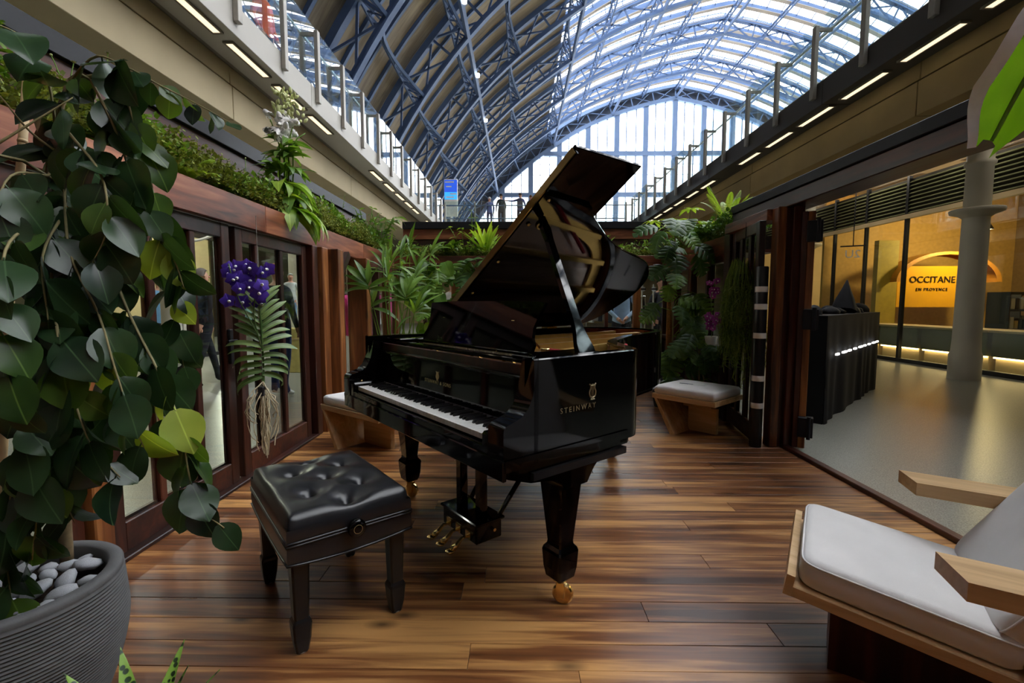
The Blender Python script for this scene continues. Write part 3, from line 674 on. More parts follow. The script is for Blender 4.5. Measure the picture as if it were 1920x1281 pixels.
# ================================================================ TIMBER PAVILION
WL, WR, WB = -1.83, 2.18, 6.9
floor = struct(empty('floor'))
pw = 0.118; y = -0.35; row = 0
pl_cache = {}
while y < WB + 0.1:
    x = WL - 0.02; cuts = sorted(random.uniform(WL + 0.5, WR - 0.5) for _ in range(1 + row % 2))
    ends = cuts + [WR]
    for e in ends:
        if e - x < 0.35: continue
        me = MB().box(0, e - x - 0.0015, 0, pw - 0.0022, -0.03, 0.0, bev=0.0012).mesh('plank', M['floor'])
        inst('plank', me, floor, (x, y, random.uniform(-0.0006, 0.0006))); x = e
    y += pw; row += 1
MB().box(WL - 0.05, WR + 0.02, -0.35, WB + 0.1, -0.055, -0.031).obj('sub_floor', M['soil'], floor)

def leaf_door(o, L, z0, z1, mulls, mat_v, mat_h, stile=0.08, rail=0.14, top=0.09, th=0.05, panes=True):
    """glazed leaf in the local x-z plane, y = thickness"""
    for a in (0, L - stile): MB().box(a, a + stile, -th / 2, th / 2, z0, z1, bev=0.004).obj('stile', mat_v, o)
    MB().box(stile, L - stile, -th / 2 + 0.002, th / 2 - 0.002, z0, z0 + rail, bev=0.004).obj('bottom_rail', mat_h, o)
    MB().box(stile, L - stile, -th / 2 + 0.002, th / 2 - 0.002, z1 - top, z1, bev=0.004).obj('top_rail', mat_h, o)
    ed = [stile] + list(mulls) + [L - stile]
    for m_ in mulls: MB().box(m_ - 0.022, m_ + 0.022, -th / 2 + 0.006, th / 2 - 0.006, z0 + rail, z1 - top, bev=0.004).obj('mullion', mat_v, o)
    for a, b in zip(ed, ed[1:]):
        p0 = a + (0.022 if a != stile else 0); p1 = b - (0.022 if b != L - stile else 0)
        MB().box(p0, p1, -0.003, 0.003, z0 + rail, z1 - top).obj('pane', M['pane'], o)
        for q in (p0, p1 - 0.012): MB().box(q, q + 0.012, th / 2 - 0.02, th / 2 - 0.008, z0 + rail, z1 - top).obj('bead', mat_v, o)
        MB().box(p0, p1, th / 2 - 0.022, th / 2 - 0.004, z0 + rail, z0 + rail + 0.014).obj('bead', mat_h, o)
for n, (a, c, ml_) in enumerate(((0.0, 0.93, (0.33, 0.6)), (0.95, 1.88, (0.33, 0.6)), (2.0, 2.97, (0.33, 0.64)), (3.03, 4.04, (0.26, 0.60)))):
    d = struct(empty('door_%d' % (n + 1), (WL - 0.03, a, 0), R(90)))
    leaf_door(d, c - a, 0.02, 1.68, ml_, M['door'], M['doorh'])
    if n == 2:
        MB().box(0.90, 0.935, -0.045, -0.025, 0.80, 1.02, bev=0.004).obj('handle_plate', M['cap'], d)
        MB().tube([(0.918, -0.045, 0.95), (0.918, -0.075, 0.95), (0.83, -0.075, 0.95)], 0.008, 8).obj('handle', M['cap'], d)
tl = struct(empty('trim_2'))
for (ya, yb, xa, xb, mt) in ((1.89, 1.985, -1.92, -1.80, 'post'), (4.07, 4.17, -1.92, -1.79, 'door'), (4.20, 4.33, -1.92, -1.76, 'post'), (4.36, 4.50, -1.92, -1.68, 'post'), (4.62, 4.70, -1.92, -1.80, 'post'), (5.22, 5.36, -1.92, -1.70, 'post'), (5.42, 5.50, -1.92, -1.78, 'door')):
    MB().box(xa, xb, ya, yb, 0, 1.69, bev=0.006).obj('post', M[mt], tl)
MB().box(-1.90, -1.895, 4.70, 5.22, 0.1, 1.69).obj('pane', M['pane'], tl)
MB().box(-1.93, -1.86, 4.70, 5.22, 0.0, 0.1).obj('bottom_rail', M['doorh'], tl)
MB().bar((-1.78, 4.5, 1.36), (-1.78, 4.86, 1.69), 0.06, 0.07).obj('brace', M['door'], tl)
MB().box(-1.87, -1.79, -0.3, 4.1, 0.0, 0.022, bev=0.004).obj('sill', M['doorh'], tl)
def window_wall(o, L, n, z0=0.74, z1=1.68):
    MB().box(0, L, -0.03, 0.03, 0.0, z0 - 0.05, bev=0.004).obj('wainscot', M['doorh'], o)
    k = int(L / 0.16)
    for q in range(k): MB().box(q * L / k + 0.006, (q + 1) * L / k - 0.006, -0.042, -0.03, 0.06, z0 - 0.09, bev=0.003).obj('board', M['door'], o)
    MB().box(0, L, -0.06, 0.05, z0 - 0.05, z0, bev=0.006).obj('sill', M['doorh'], o)
    MB().box(0, L, -0.04, 0.04, z1 - 0.07, z1, bev=0.004).obj('head', M['doorh'], o)
    for q in range(n + 1):
        c = q * L / n; big = 0.05 if q % 2 == 0 else 0.025
        MB().box(max(0, c - big), min(L, c + big), -0.045, 0.045, z0, z1 - 0.07, bev=0.005).obj('upright', M['post'] if q % 2 == 0 else M['door'], o)
        if q < n: MB().box(c + 0.03, c + L / n - 0.03, -0.003, 0.003, z0, z1 - 0.07).obj('pane', M['pane'], o)
w3 = struct(empty('window_3', (WL, 5.5, 0), R(90))); window_wall(w3, 1.4, 3)
w4 = struct(empty('window_4', (WL, WB, 0), 0)); window_wall(w4, 4.0, 9)
w5 = struct(empty('window_5', (2.14, WB, 0), R(-90))); window_wall(w5, 2.15, 4)

# planter troughs along the wall heads
M['doorx'] = wood('dark_board', srgb(30, 13, 9), srgb(54, 25, 17), srgb(86, 43, 28), (1.4, 16, 16), 0.5, 0, 0.2, 0.15, 0.5)
def trough(name, label, A, B, side, depth, outer=True, split=None, mat='beam'):
    """front board from A to B (2-D), trough lies to the given side"""
    A, B = Vector(A), Vector(B); d = (B - A); L = d.length; ang = math.atan2(d.y, d.x)
    t = thing('planter_trough', label, 'planter', (A.x, A.y, 0), ang)
    s = side
    cuts = [0] + (split or []) + [L]
    for a, b in zip(cuts, cuts[1:]):
        lo, hi = sorted((0, s * 0.045)); MB().box(a + 0.001, b - 0.001, lo, hi, 1.685, 1.872, bev=0.004).obj('front_board', M['beamx'], t)
    lo, hi = sorted((s * 0.045, s * depth)); MB().box(0, L, lo, hi, 1.69, 1.72).obj('base_board', M['doorh'], t)
    MB().box(0, L, lo, hi, 1.72, 1.85).obj('soil', M['soil'], t)
    if outer:
        lo, hi = sorted((s * (depth - 0.02), s * (depth + 0.03))); MB().box(0, L, lo, hi, 1.85, 2.2).obj('back_panel', M['doorx'], t)
        lo, hi = sorted((s * (depth - 0.04), s * (depth + 0.03))); MB().box(0, L, lo, hi, 2.2, 2.36, bev=0.004).obj('back_board', M['beamx'] if s < 0 else M['doorx'], t)
        lo, hi = sorted((s * (depth - 0.07), s * (depth + 0.08))); MB().box(0, L, lo, hi, 2.36, 2.47, bev=0.004).obj('cap', M['cap'], t)
    return t
trough('planter_trough', 'long stained timber planter trough above the left glazed doors', (-1.80, -0.2), (-1.80, 6.78), 1, 0.46, True, [1.2, 3.55, 5.65])
trough('planter_trough', 'stained timber planter trough across the back wall', (2.5, 6.8), (-1.84, 6.8), -1, 0.72, True, [2.1])
trough('planter_trough', 'short stained timber planter trough over the right windows', (2.09, 6.78), (2.09, 4.72), 1, 0.46, False)
# right side: opening with folded doors
tr = struct(empty('trim_3'))
MB().box(2.16, 2.215, -1.0, 3.9, -0.06, 0.028, bev=0.004).obj('threshold', M['doorh'], tr)
MB().box(2.12, 2.34, -1.0, 4.75, 1.945, 2.06, bev=0.006).obj('header', M['doorh'], tr)
MB().box(2.10, 2.42, -1.0, 4.75, 2.06, 2.135, bev=0.004).obj('cap', M['cap'], tr)
MB().box(2.3, 2.42, 4.7, 7.5, 2.06, 2.135).obj('cap', M['cap'], tr)
MB().box(2.06, 2.13, 3.80, 3.90, 0, 1.95, bev=0.006).obj('post', M['post'], tr)
MB().box(2.135, 2.17, 3.82, 3.88, 0, 1.95).obj('post', M['door'], tr)
MB().box(2.17, 2.26, 3.78, 3.9, 0, 1.95, bev=0.006).obj('post', M['door'], tr)
MB().box(2.06, 2.16, 4.66, 4.78, 0, 1.95, bev=0.006).obj('post', M['door'], tr)
MB().box(2.02, 2.14, 3.9, 4.68, 1.86, 1.95, bev=0.004).obj('transom', M['beam'], tr)
d = struct(empty('door_5', (1.99, 3.9, 0), math.atan2(0.74, 0.12)))
leaf_door(d, 0.75, 0.02, 1.86, (0.26, 0.5), M['door'], M['doorh'])
d = struct(empty('door_6', (2.275, 3.72, 0), math.atan2(4.2, 2.55)))
leaf_door(d, 0.62, 0.02, 1.90, (0.3,), M['post'], M['doorh'], stile=0.07)
for z in (0.12, 0.98, 1.66):
    MB().box(-0.05, 0.03, -0.075, 0.03, z, z + 0.16, bev=0.004).obj('hinge', M['cap'], d)
    MB().tube([(-0.055, -0.045, z - 0.01), (-0.055, -0.045, z + 0.17)], 0.014, 8).obj('hinge_pin', M['cap'], d)
d = struct(empty('door_7', (2.235, 3.74, 0), math.atan2(4.3, 2.45)))
leaf_door(d, 0.62, 0.02, 1.90, (0.3,), M['door'], M['doorh'], stile=0.07, th=0.04)
# black pole with white bands
t = thing('banded_pole', 'black pole with five white bands beside the right door post', 'pole', (1.965, 3.83, 0))
MB().lathe([(0.047, 0), (0.047, 1.47), (0.043, 1.48), (0, 1.48)], 18).obj('pole', M['satin'], t, auto=40)
for z in (0.325, 0.55, 0.90, 1.135, 1.275): MB().lathe([(0.0475, z), (0.0488, z + 0.003), (0.0488, z + 0.042), (0.0475, z + 0.045)], 18).obj('band', M['paint'], t, True)

# ================================================================ GRAND PIANO
pn = thing('grand_piano', 'polished black grand piano with lid propped open and keyboard facing left', 'piano', (-0.501, 2.067, 0), R(-50.7))
OUTL = [(0.75, 0.10), (0.75, 0.60), (0.745, 0.655), (0.715, 0.705), (0.66, 0.745), (0.55, 0.83), (0.43, 0.93), (0.35, 1.06), (0.265, 1.22), (0.205, 1.36), (0.15, 1.55), (0.105, 1.74), (0.045, 1.88), (-0.03, 1.98), (-0.13, 2.05), (-0.27, 2.09), (-0.43, 2.08), (-0.57, 2.035), (-0.68, 1.96), (-0.735, 1.86), (-0.75, 1.75), (-0.75, 0.10)]
def smooth_outline(pts, n=4):
    c = cr([(x, y, 0) for x, y in pts[1:-1]], n); return [pts[0]] + [(p.x, p.y) for p in c] + [pts[-1]]
RO = smooth_outline(OUTL)
def inset(P, d):
    out = []
    for i, p in enumerate(P):
        a = Vector(P[max(i - 1, 0)]); b = Vector(P[min(i + 1, len(P) - 1)]); t = (b - a).normalized(); out.append((p[0] - t.y * d, p[1] + t.x * d))
    return out
RI = inset(RO, 0.05)
def wallstrip(P, Qp, z0, z1):
    m = MB(); n = len(P)
    vs = [(x, y, z0) for x, y in P] + [(x, y, z1 - 0.004) for x, y in P] + [((x * 0.9 + a * 0.1), (y * 0.9 + b * 0.1), z1) for (x, y), (a, b) in zip(P, Qp)] + [(x, y, z1) for x, y in Qp] + [(x, y, z0) for x, y in Qp]
    fs = []
    for r_ in range(4):
        for i in range(n - 1): fs.append((r_ * n + i, r_ * n + i + 1, (r_ + 1) * n + i + 1, (r_ + 1) * n + i))
    for i in range(n - 1): fs.append((i + 1, i, 4 * n + i, 4 * n + i + 1))
    return m.add(vs, fs)
wallstrip(RO, RI, 0.635, 0.995).obj('rim', M['black'], pn, auto=30)
RI2 = inset(RO, 0.052); RI3 = inset(RO, 0.056)
m = MB(); n = len(RI2); m.add([(x, y, 0.78) for x, y in RI2[4:-4]] + [(x, y, 0.985) for x, y in RI2[4:-4]], [(i, i + 1, n - 8 + i + 1, n - 8 + i) for i in range(n - 9)])
m.obj('inner_rim', M['rosy'], pn, True)
# lower rim (bent-side plinth) and bottom frame
RB = inset(RO, 0.03)
wallstrip(RB, inset(RO, 0.10), 0.60, 0.636).obj('lower_rim', M['black'], pn, auto=30)
MB().prism(RB[::1], 0.61, 0.634).obj('bottom_board', M['satin'], pn)
# soundboard and gold plate
SBP = inset(RO, 0.06)
sb = [p for p in SBP if p[1] > 0.34]; sb = [(SBP[0][0], 0.34)] + sb + [(SBP[-1][0], 0.34)]
MB().prism(sb, 0.865, 0.875).obj('soundboard', M['spruce'], pn)
sound = inset(RO, 0.1)
pin = [p for p in sound if p[1] > 0.36]
MB().prism([(0.66, 0.30), (0.66, 0.52), (0.5, 0.60), (0.2, 0.64), (-0.2, 0.66), (-0.66, 0.66), (-0.66, 0.30)], 0.905, 0.93).obj('plate_web', M['gold'], pn)
m = MB(); ri = inset(RO, 0.075); rj = inset(RO, 0.17)
ids = [i for i, p in enumerate(RO) if p[1] > 0.50]
vs = [(ri[i][0], ri[i][1], 0.895) for i in ids] + [(ri[i][0], ri[i][1], 0.918) for i in ids] + [(rj[i][0], rj[i][1], 0.918) for i in ids] + [(rj[i][0], rj[i][1], 0.895) for i in ids]
k = len(ids); fs = [(r_ * k + i, r_ * k + i + 1, (r_ + 1) * k + i + 1, (r_ + 1) * k + i) for r_ in range(3) for i in range(k - 1)]
m.add(vs, fs).obj('plate_rim', M['gold'], pn)
for (u0, v0, u1, v1) in ((0.38, 0.6, 0.24, 1.2), (0.12, 0.62, -0.02, 1.85), (-0.16, 0.62, -0.22, 1.98), (-0.42, 0.62, -0.45, 1.98)):
    MB().bar((u0, v0, 0.945), (u1, v1, 0.945), 0.035, 0.05).obj('plate_strut', M['gold'], pn)
for u, v in ((0.40, 0.47), (0.15, 0.5), (-0.2, 0.55)):
    MB().box(u - 0.02, u + 0.02, v - 0.01, v + 0.01, 0.93, 0.985, bev=0.003).obj('plate_lug', M['brass'], pn)
st = MB()
for q in range(72):
    f_ = q / 71; u0 = 0.60 - 1.16 * f_; v1 = 0.78 + 1.12 * f_ ** 0.85 if f_ < 0.8 else 1.85; u1 = u0 * 0.62 - 0.08
    v1 = min(v1, 1.9)
    st.bar((u0, 0.5, 0.942), (u1, v1, 0.93), 0.0022 if f_ < 0.6 else 0.004)
stuff(st.obj('strings', M['steel'], pn))
pins = MB()
for q in range(76):
    for r_ in range(3): pins.box(0.6 - q * 0.0158 - 0.002, 0.6 - q * 0.0158 + 0.002, 0.36 + r_ * 0.03, 0.364 + r_ * 0.03, 0.93, 0.955)
stuff(pins.obj('tuning_pins', M['alu'], pn))
MB().tube([(0.55 - 0.1 * q, 0.83 + 0.13 * q, 0.945) for q in range(8)], 0.016, 8).obj('felt_strip', M['felt'], pn)
MB().box(-0.1, 0.35, 0.70, 0.735, 0.935, 0.95).obj('felt_strip', M['felt'], pn)
# cheeks (arms) and key bed
CH = [(-0.03, 0.63), (0.12, 0.63), (0.12, 0.995), (0.115, 0.98), (0.108, 0.93), (0.095, 0.87), (0.075, 0.83), (0.045, 0.805), (0.0, 0.79), (-0.018, 0.785), (-0.028, 0.775), (-0.03, 0.76)]
for sgn in (-1, 1):
    m = MB(); x0, x1 = (0.665, 0.75) if sgn > 0 else (-0.75, -0.665)
    n = len(CH); vs = [(x0, v, w_) for v, w_ in CH] + [(x1, v, w_) for v, w_ in CH]
    m.add(vs, [tuple(range(n)), tuple(range(2 * n - 1, n - 1, -1))] + [(i, n + i, n + (i + 1) % n, (i + 1) % n) for i in range(n)])
    ch = m.obj('cheek', M['black'], pn, auto=35)
    a, b = sorted((sgn * 0.615, sgn * 0.664)); MB().box(a, b, -0.025, 0.14, 0.66, 0.745, bev=0.008).obj('key_block', M['black'], pn)
    MB().lathe([(0.0, 0), (0.007, 0), (0.008, 0.006), (0.004, 0.01), (0, 0.01)], 10, Matrix.Translation((sgn * 0.64, 0.03, 0.745))).obj('block_screw', M['brass'], pn, True)
    # moulding along the lower edge of the case side
    a, b = sorted((sgn * 0.75, sgn * 0.757)); MB().box(a, b, -0.03, 0.60, 0.655, 0.672).obj('side_moulding', M['black'], pn)
MB().box(-0.665, 0.665, -0.02, 0.42, 0.60, 0.66, bev=0.004).obj('key_bed', M['black'], pn)
MB().box(-0.75, 0.75, -0.032, -0.015, 0.60, 0.672, bev=0.004).obj('front_rail', M['black'], pn)
MB().box(-0.64, 0.64, -0.024, -0.006, 0.66, 0.698, bev=0.003).obj('key_slip', M['black'], pn)
MB().box(-0.75, 0.75, 0.10, 0.6, 0.575, 0.602).obj('case_bottom', M['satin'], pn)
wk = MB().box(0.0004, 0.0232, 0, 0.15, 0.703, 0.725, bev=0.0012).mesh('white_key', M['white'])
for q in range(52): inst('white_key', wk, pn, (-0.6125 + q * 0.02356, 0, 0))
bkm = MB().add([(-0.0055, 0.052, 0.725), (0.0055, 0.052, 0.725), (0.0055, 0.148, 0.725), (-0.0055, 0.148, 0.725), (-0.0045, 0.058, 0.7365), (0.0045, 0.058, 0.7365), (0.0045, 0.148, 0.7365), (-0.0045, 0.148, 0.7365)], [(3, 2, 1, 0), (4, 5, 6, 7), (0, 1, 5, 4), (1, 2, 6, 5), (2, 3, 7, 6), (3, 0, 4, 7)]).mesh('black_key', M['ebony'])
for q in range(51):
    if (q % 7) in (0, 2, 3, 5, 6): inst('black_key', bkm, pn, (-0.6125 + (q + 1) * 0.02356, 0, 0))
# fallboard with name
fb = MB(); fb.add([(-0.665, 0.150, 0.735), (0.665, 0.150, 0.735), (0.665, 0.158, 0.90), (-0.665, 0.158, 0.90), (-0.665, 0.18, 0.735), (0.665, 0.18, 0.735), (0.665, 0.18, 0.90), (-0.665, 0.18, 0.90)], [(0, 1, 2, 3), (5, 4, 7, 6), (3, 2, 6, 7), (0, 3, 7, 4), (2, 1, 5, 6), (1, 0, 4, 5)])
fbo = fb.obj('fallboard', M['black'], pn)
inst('lettering', textmesh('STEINWAY & SONS', 0.0235, M['goldink'], 0.0004, 1.0, 1.25), fbo, (0, 0.1515, 0.811), (R(87.2), 0, 0))
MB().box(-0.61, 0.61, 0.149, 0.152, 0.728, 0.738).obj('name_felt', plain('grey_felt', srgb(120, 118, 124), 0.9), pn)
def emblem(parent, loc, rz, s, gm='goldink'):
    e = empty('lyre_emblem', loc, rz, parent)
    P = lambda pts, r_: MB().tube([(x * s, 0, z * s) for x, z in pts], r_ * s, 6)
    for g in (-1, 1): P(cr([(g * 0.0, -0.5, 0), (g * 0.22, -0.42, 0), (g * 0.32, -0.1, 0), (g * 0.2, 0.2, 0), (g * 0.24, 0.42, 0), (g * 0.34, 0.5, 0)], 3) and [(p.x, p.y) for p in cr([(0, -0.5, 0), (g * 0.22, -0.42, 0), (g * 0.32, -0.1, 0), (g * 0.2, 0.2, 0), (g * 0.24, 0.42, 0), (g * 0.34, 0.5, 0)], 3)], 0.055).obj('arm', M[gm], e)
    P([(-0.26, 0.38), (0.26, 0.38)], 0.05).obj('yoke', M[gm], e); P([(-0.2, -0.62), (0.2, -0.62)], 0.06).obj('foot', M[gm], e)
    for q in (-0.1, 0, 0.1): P([(q, -0.5), (q, 0.5)], 0.028).obj('string', M[gm], e)
    P([(0, -0.62), (0, -0.48)], 0.06).obj('stem', M[gm], e)
emblem(fbo, (0, 0.1535, 0.845), 0, 0.036)
inst('side_lettering', textmesh('STEINWAY', 0.028, M['dimgold'], 0.0005, 1.0, 1.5), pn, (0.7512, 0.315, 0.800), (R(90), 0, R(90)))
emblem(pn, (0.7512, 0.39, 0.856), R(90), 0.052, 'dimgold')
# name-board top rails, music shelf
MB().box(-0.665, 0.665, 0.145, 0.21, 0.902, 0.918, bev=0.004).obj('fallboard_rail', M['black'], pn)
MB().box(-0.665, 0.665, 0.17, 0.185, 0.918, 0.955).obj('shelf_riser', M['door'], pn)
MB().box(-0.70, 0.70, 0.2, 0.235, 0.955, 0.972, bev=0.004).obj('shelf_rail', M['black'], pn)
MB().box(-0.70, -0.5, 0.2, 0.56, 0.972, 0.985, bev=0.003).obj('shelf_side', M['black'], pn)
MB().box(0.5, 0.70, 0.2, 0.56, 0.972, 0.985, bev=0.003).obj('shelf_side', M['black'], pn)
MB().box(-0.52, 0.52, 0.3, 0.36, 0.968, 0.982, bev=0.003).obj('desk_ledge', M['black'], pn)
for u in (-0.2, 0.18, 0.42): MB().tube([(u - 0.04, 0.25, 0.935), (u - 0.02, 0.25, 0.96), (u + 0.02, 0.25, 0.96), (u + 0.04, 0.25, 0.935)], 0.008, 6).obj('plate_horn', M['gold'], pn)
# music desk: curved side edges, leaning back
DK = [(-0.47, 0), (0.47, 0), (0.475, 0.03), (0.455, 0.06), (0.447, 0.10), (0.46, 0.15), (0.485, 0.215), (0.3, 0.222), (-0.3, 0.222), (-0.485, 0.215), (-0.46, 0.15), (-0.447, 0.10), (-0.455, 0.06), (-0.475, 0.03)]
T = Matrix.Translation((0, 0.335, 0.98)) @ Matrix.Rotation(R(72), 4, 'X')
MB().prism(DK, -0.008, 0.008, T).obj('music_desk', M['black'], pn)
for u in (-0.3, 0.3): MB().bar((u, 0.52, 0.975), (u, 0.37, 1.11), 0.02, 0.01).obj('desk_strut', M['brass'], pn)
# lid: main leaf raised on its spine hinge, front flap folded back on top
ang = R(33.0)
LT = Matrix.Translation((-0.745, 0, 1.005)) @ Matrix.Rotation(-ang, 4, 'Y') @ Matrix.Translation((0.745, 0, 0))
lid = empty('lid', (0, 0, 0), 0, pn); lid.matrix_local = LT
LO = [p for p in RO if p[1] > 0.66]
lo_p = [(0.735, 0.56)] + [(x + 0.012, y + 0.004) for x, y in LO if y < 1.9 and x > 0] + [(x, y + 0.012) for x, y in LO if not (y < 1.9 and x > 0)]
lo_p = [p for p in lo_p if not (p[0] < -0.7 and p[1] < 1.8)] + [(-0.752, 1.75), (-0.752, 0.56)]
# the treble corner of the main leaf is cut back where the rim turns in
lo_p = [(0.50, 0.56)] + [p for p in lo_p[1:] if not (p[0] > 0.50 and p[1] < 0.9)]
m = MB(); n = len(lo_p); b = 0.004
C_ = inset([*lo_p], b)
vs = [(x, y, 0.0) for x, y in C_] + [(x, y, b) for x, y in lo_p] + [(x, y, 0.022 - b) for x, y in lo_p] + [(x, y, 0.022) for x, y in C_]
m.add(vs, [tuple(range(n - 1, -1, -1)), tuple(range(3 * n, 4 * n))] + [(r_ * n + i, r_ * n + (i + 1) % n, (r_ + 1) * n + (i + 1) % n, (r_ + 1) * n + i) for r_ in range(3) for i in range(n)])
m.obj('main_leaf', M['black'], lid)
MB().box(-0.752, 0.75, 0.555, 1.01, 0.025, 0.046, bev=0.004).obj('front_flap', M['black'], lid)
MB().box(-0.75, 0.735, 0.548, 0.556, 0.006, 0.040).obj('flap_hinge', M['hinge'] if 'hinge' in M else plain('aged_brass', (0.32, 0.21, 0.08, 1), 0.35, 0.9), lid)
for u in (-0.6, -0.3, 0.0, 0.3, 0.47): MB().lathe([(0.0, 0), (0.009, 0), (0.011, -0.008), (0.0, -0.012)], 10, Matrix.Translation((u, 0.60, 0.0))).obj('lid_button', M['brass'], lid, True)
MB().box(0.505, 0.74, 0.555, 0.565, 0.0, 0.024).obj('flap_batten', M['black'], lid)
for v in (0.75, 1.55): MB().box(-0.765, -0.70, v - 0.05, v + 0.05, 0.99, 1.005).obj('spine_hinge', M['brass'], pn)
# lid prop
p0 = Vector((0.645, 0.47, 0.975)); p1 = LT @ Vector((0.36, 0.64, -0.004))
dv = (p1 - p0)
m = MB(); X_ = dv.normalized(); Y_ = Vector((0, 1, 0)); Y_ = (Y_ - X_ * Y_.dot(X_)).normalized(); Z_ = X_.cross(Y_)
ws = [(0, 0.046), (0.05, 0.044), (0.14, 0.026), (0.2, 0.021), (0.8, 0.019), (0.9, 0.026), (0.94, 0.018), (1, 0.013)]
vs = []
for t_, w_ in ws:
    c = p0 + dv * t_
    vs += [c + Y_ * w_ + Z_ * 0.012, c - Y_ * w_ + Z_ * 0.012, c - Y_ * w_ - Z_ * 0.012, c + Y_ * w_ - Z_ * 0.012]
k = len(ws); m.add(vs, [(0, 1, 2, 3), (4 * k - 1, 4 * k - 2, 4 * k - 3, 4 * k - 4)] + [(i * 4 + j, i * 4 + (j + 1) % 4, (i + 1) * 4 + (j + 1) % 4, (i + 1) * 4 + j) for i in range(k - 1) for j in range(4)])
m.obj('lid_prop', M['black'], pn)
MB().lathe([(0.03, -0.006), (0.034, 0.0), (0.03, 0.006), (0.022, 0.004), (0.022, -0.004), (0.03, -0.006)], 16, LT @ Matrix.Translation((0.31, 0.68, -0.006))).obj('prop_cup', M['brass'], pn, True)
# legs with castors
def leg(u, v, top, rz=0):
    l = empty('leg', (u, v, 0), rz, pn)
    def ring(z, a, c=0.006): return [(a - c, -a, z), (a, -a + c, z), (a, a - c, z), (a - c, a, z), (-a + c, a, z), (-a, a - c, z), (-a, -a + c, z), (-a + c, -a, z)]
    prof = [(0.105, 0.034), (0.115, 0.042), (0.155, 0.049), (0.222, 0.053), (0.232, 0.05), (0.245, 0.040), (0.26, 0.038), (top - 0.05, 0.062), (top, 0.064)]
    vs = []
    for z, a in prof: vs += ring(z, a)
    k = len(prof)
    MB().add(vs, [tuple(range(7, -1, -1)), tuple(range(8 * k - 8, 8 * k))] + [(i * 8 + j, i * 8 + (j + 1) % 8, (i + 1) * 8 + (j + 1) % 8, (i + 1) * 8 + j) for i in range(k - 1) for j in range(8)]).obj('post', M['black'], l)
    c = empty('castor', (0, 0, 0), R(35), l)
    m = MB(); m.lathe([(0.0, -0.012), (0.036, -0.012), (0.042, -0.006), (0.042, 0.006), (0.036, 0.012), (0, 0.012)], 20, Matrix.Translation((0.012, 0, 0.042)) @ Matrix.Rotation(R(90), 4, 'X'))
    m.lathe([(0.0, 0.115), (0.03, 0.115), (0.032, 0.1), (0.02, 0.088), (0.0, 0.085)], 16)
    for g in (-1, 1): m.box(-0.012, 0.022, g * 0.018 - 0.004, g * 0.018 + 0.004, 0.03, 0.095, bev=0.002)
    m.obj('castor', M['brass'], l, auto=40).rotation_euler = (0, 0, R(35)); bpy.data.objects.remove(c)
    return l
leg(0.655, 0.322, 0.58); leg(-0.655, 0.322, 0.58); leg(-0.37, 1.87, 0.6)
# curved brackets either side of the front legs
for sgn in (-1, 1):
    P = [(0.26, 0.50), (0.385, 0.50), (0.395, 0.515), (0.42, 0.55), (0.46, 0.585), (0.52, 0.605), (0.58, 0.61), (0.58, 0.635), (-0.0, 0.635), (-0.0, 0.60), (0.10, 0.565), (0.17, 0.555), (0.22, 0.545), (0.25, 0.525)]
    m = MB(); x0, x1 = sgn * 0.61, sgn * 0.735
    n = len(P); vs = [(x0, v, w_) for v, w_ in P] + [(x1, v, w_) for v, w_ in P]
    m.add(vs, [tuple(range(n)), tuple(range(2 * n - 1, n - 1, -1))] + [(i, n + i, n + (i + 1) % n, (i + 1) % n) for i in range(n)]).obj('leg_bracket', M['black'], pn, auto=40)
# lyre with pedals
ly = empty('pedal_lyre', (0.06, 0.30, 0), 0, pn)
for u in (-0.085, 0.085): MB().box(u - 0.024, u + 0.024, -0.022, 0.022, 0.17, 0.60, bev=0.006).obj('post', M['black'], ly)
MB().box(-0.15, 0.15, -0.075, 0.075, 0.075, 0.17, bev=0.008).obj('pedal_box', M['black'], ly)
MB().box(-0.16, 0.16, -0.085, 0.085, 0.165, 0.18, bev=0.005).obj('box_top', M['black'], ly)
for g in (-1, 1): MB().tube([(g * 0.12, 0.06, 0.15), (g * 0.16, 0.42, 0.61)], 0.012, 8).obj('brace_rod', M['black'], ly)
for u in (-0.085, 0.0, 0.085):
    pd = MB(); pd.tube([(u, -0.06, 0.10), (u, -0.11, 0.10), (u, -0.14, 0.075), (u, -0.165, 0.062)], [0.007, 0.008, 0.012, 0.016], 10)
    pd.lathe([(0, 0.008), (0.02, 0.005), (0.024, 0), (0.02, -0.005), (0, -0.008)], 14, Matrix.Translation((u, -0.175, 0.06))); pd.obj('pedal', M['brass'], ly, True)
    MB().box(u - 0.02, u + 0.02, -0.079, -0.074, 0.085, 0.125).obj('pedal_plate', M['brass'], ly)
MB().tube([(0.155, 0.02, 0.13), (0.165, 0.02, 0.13)], 0.008, 8).obj('side_knob', M['brass'], ly)

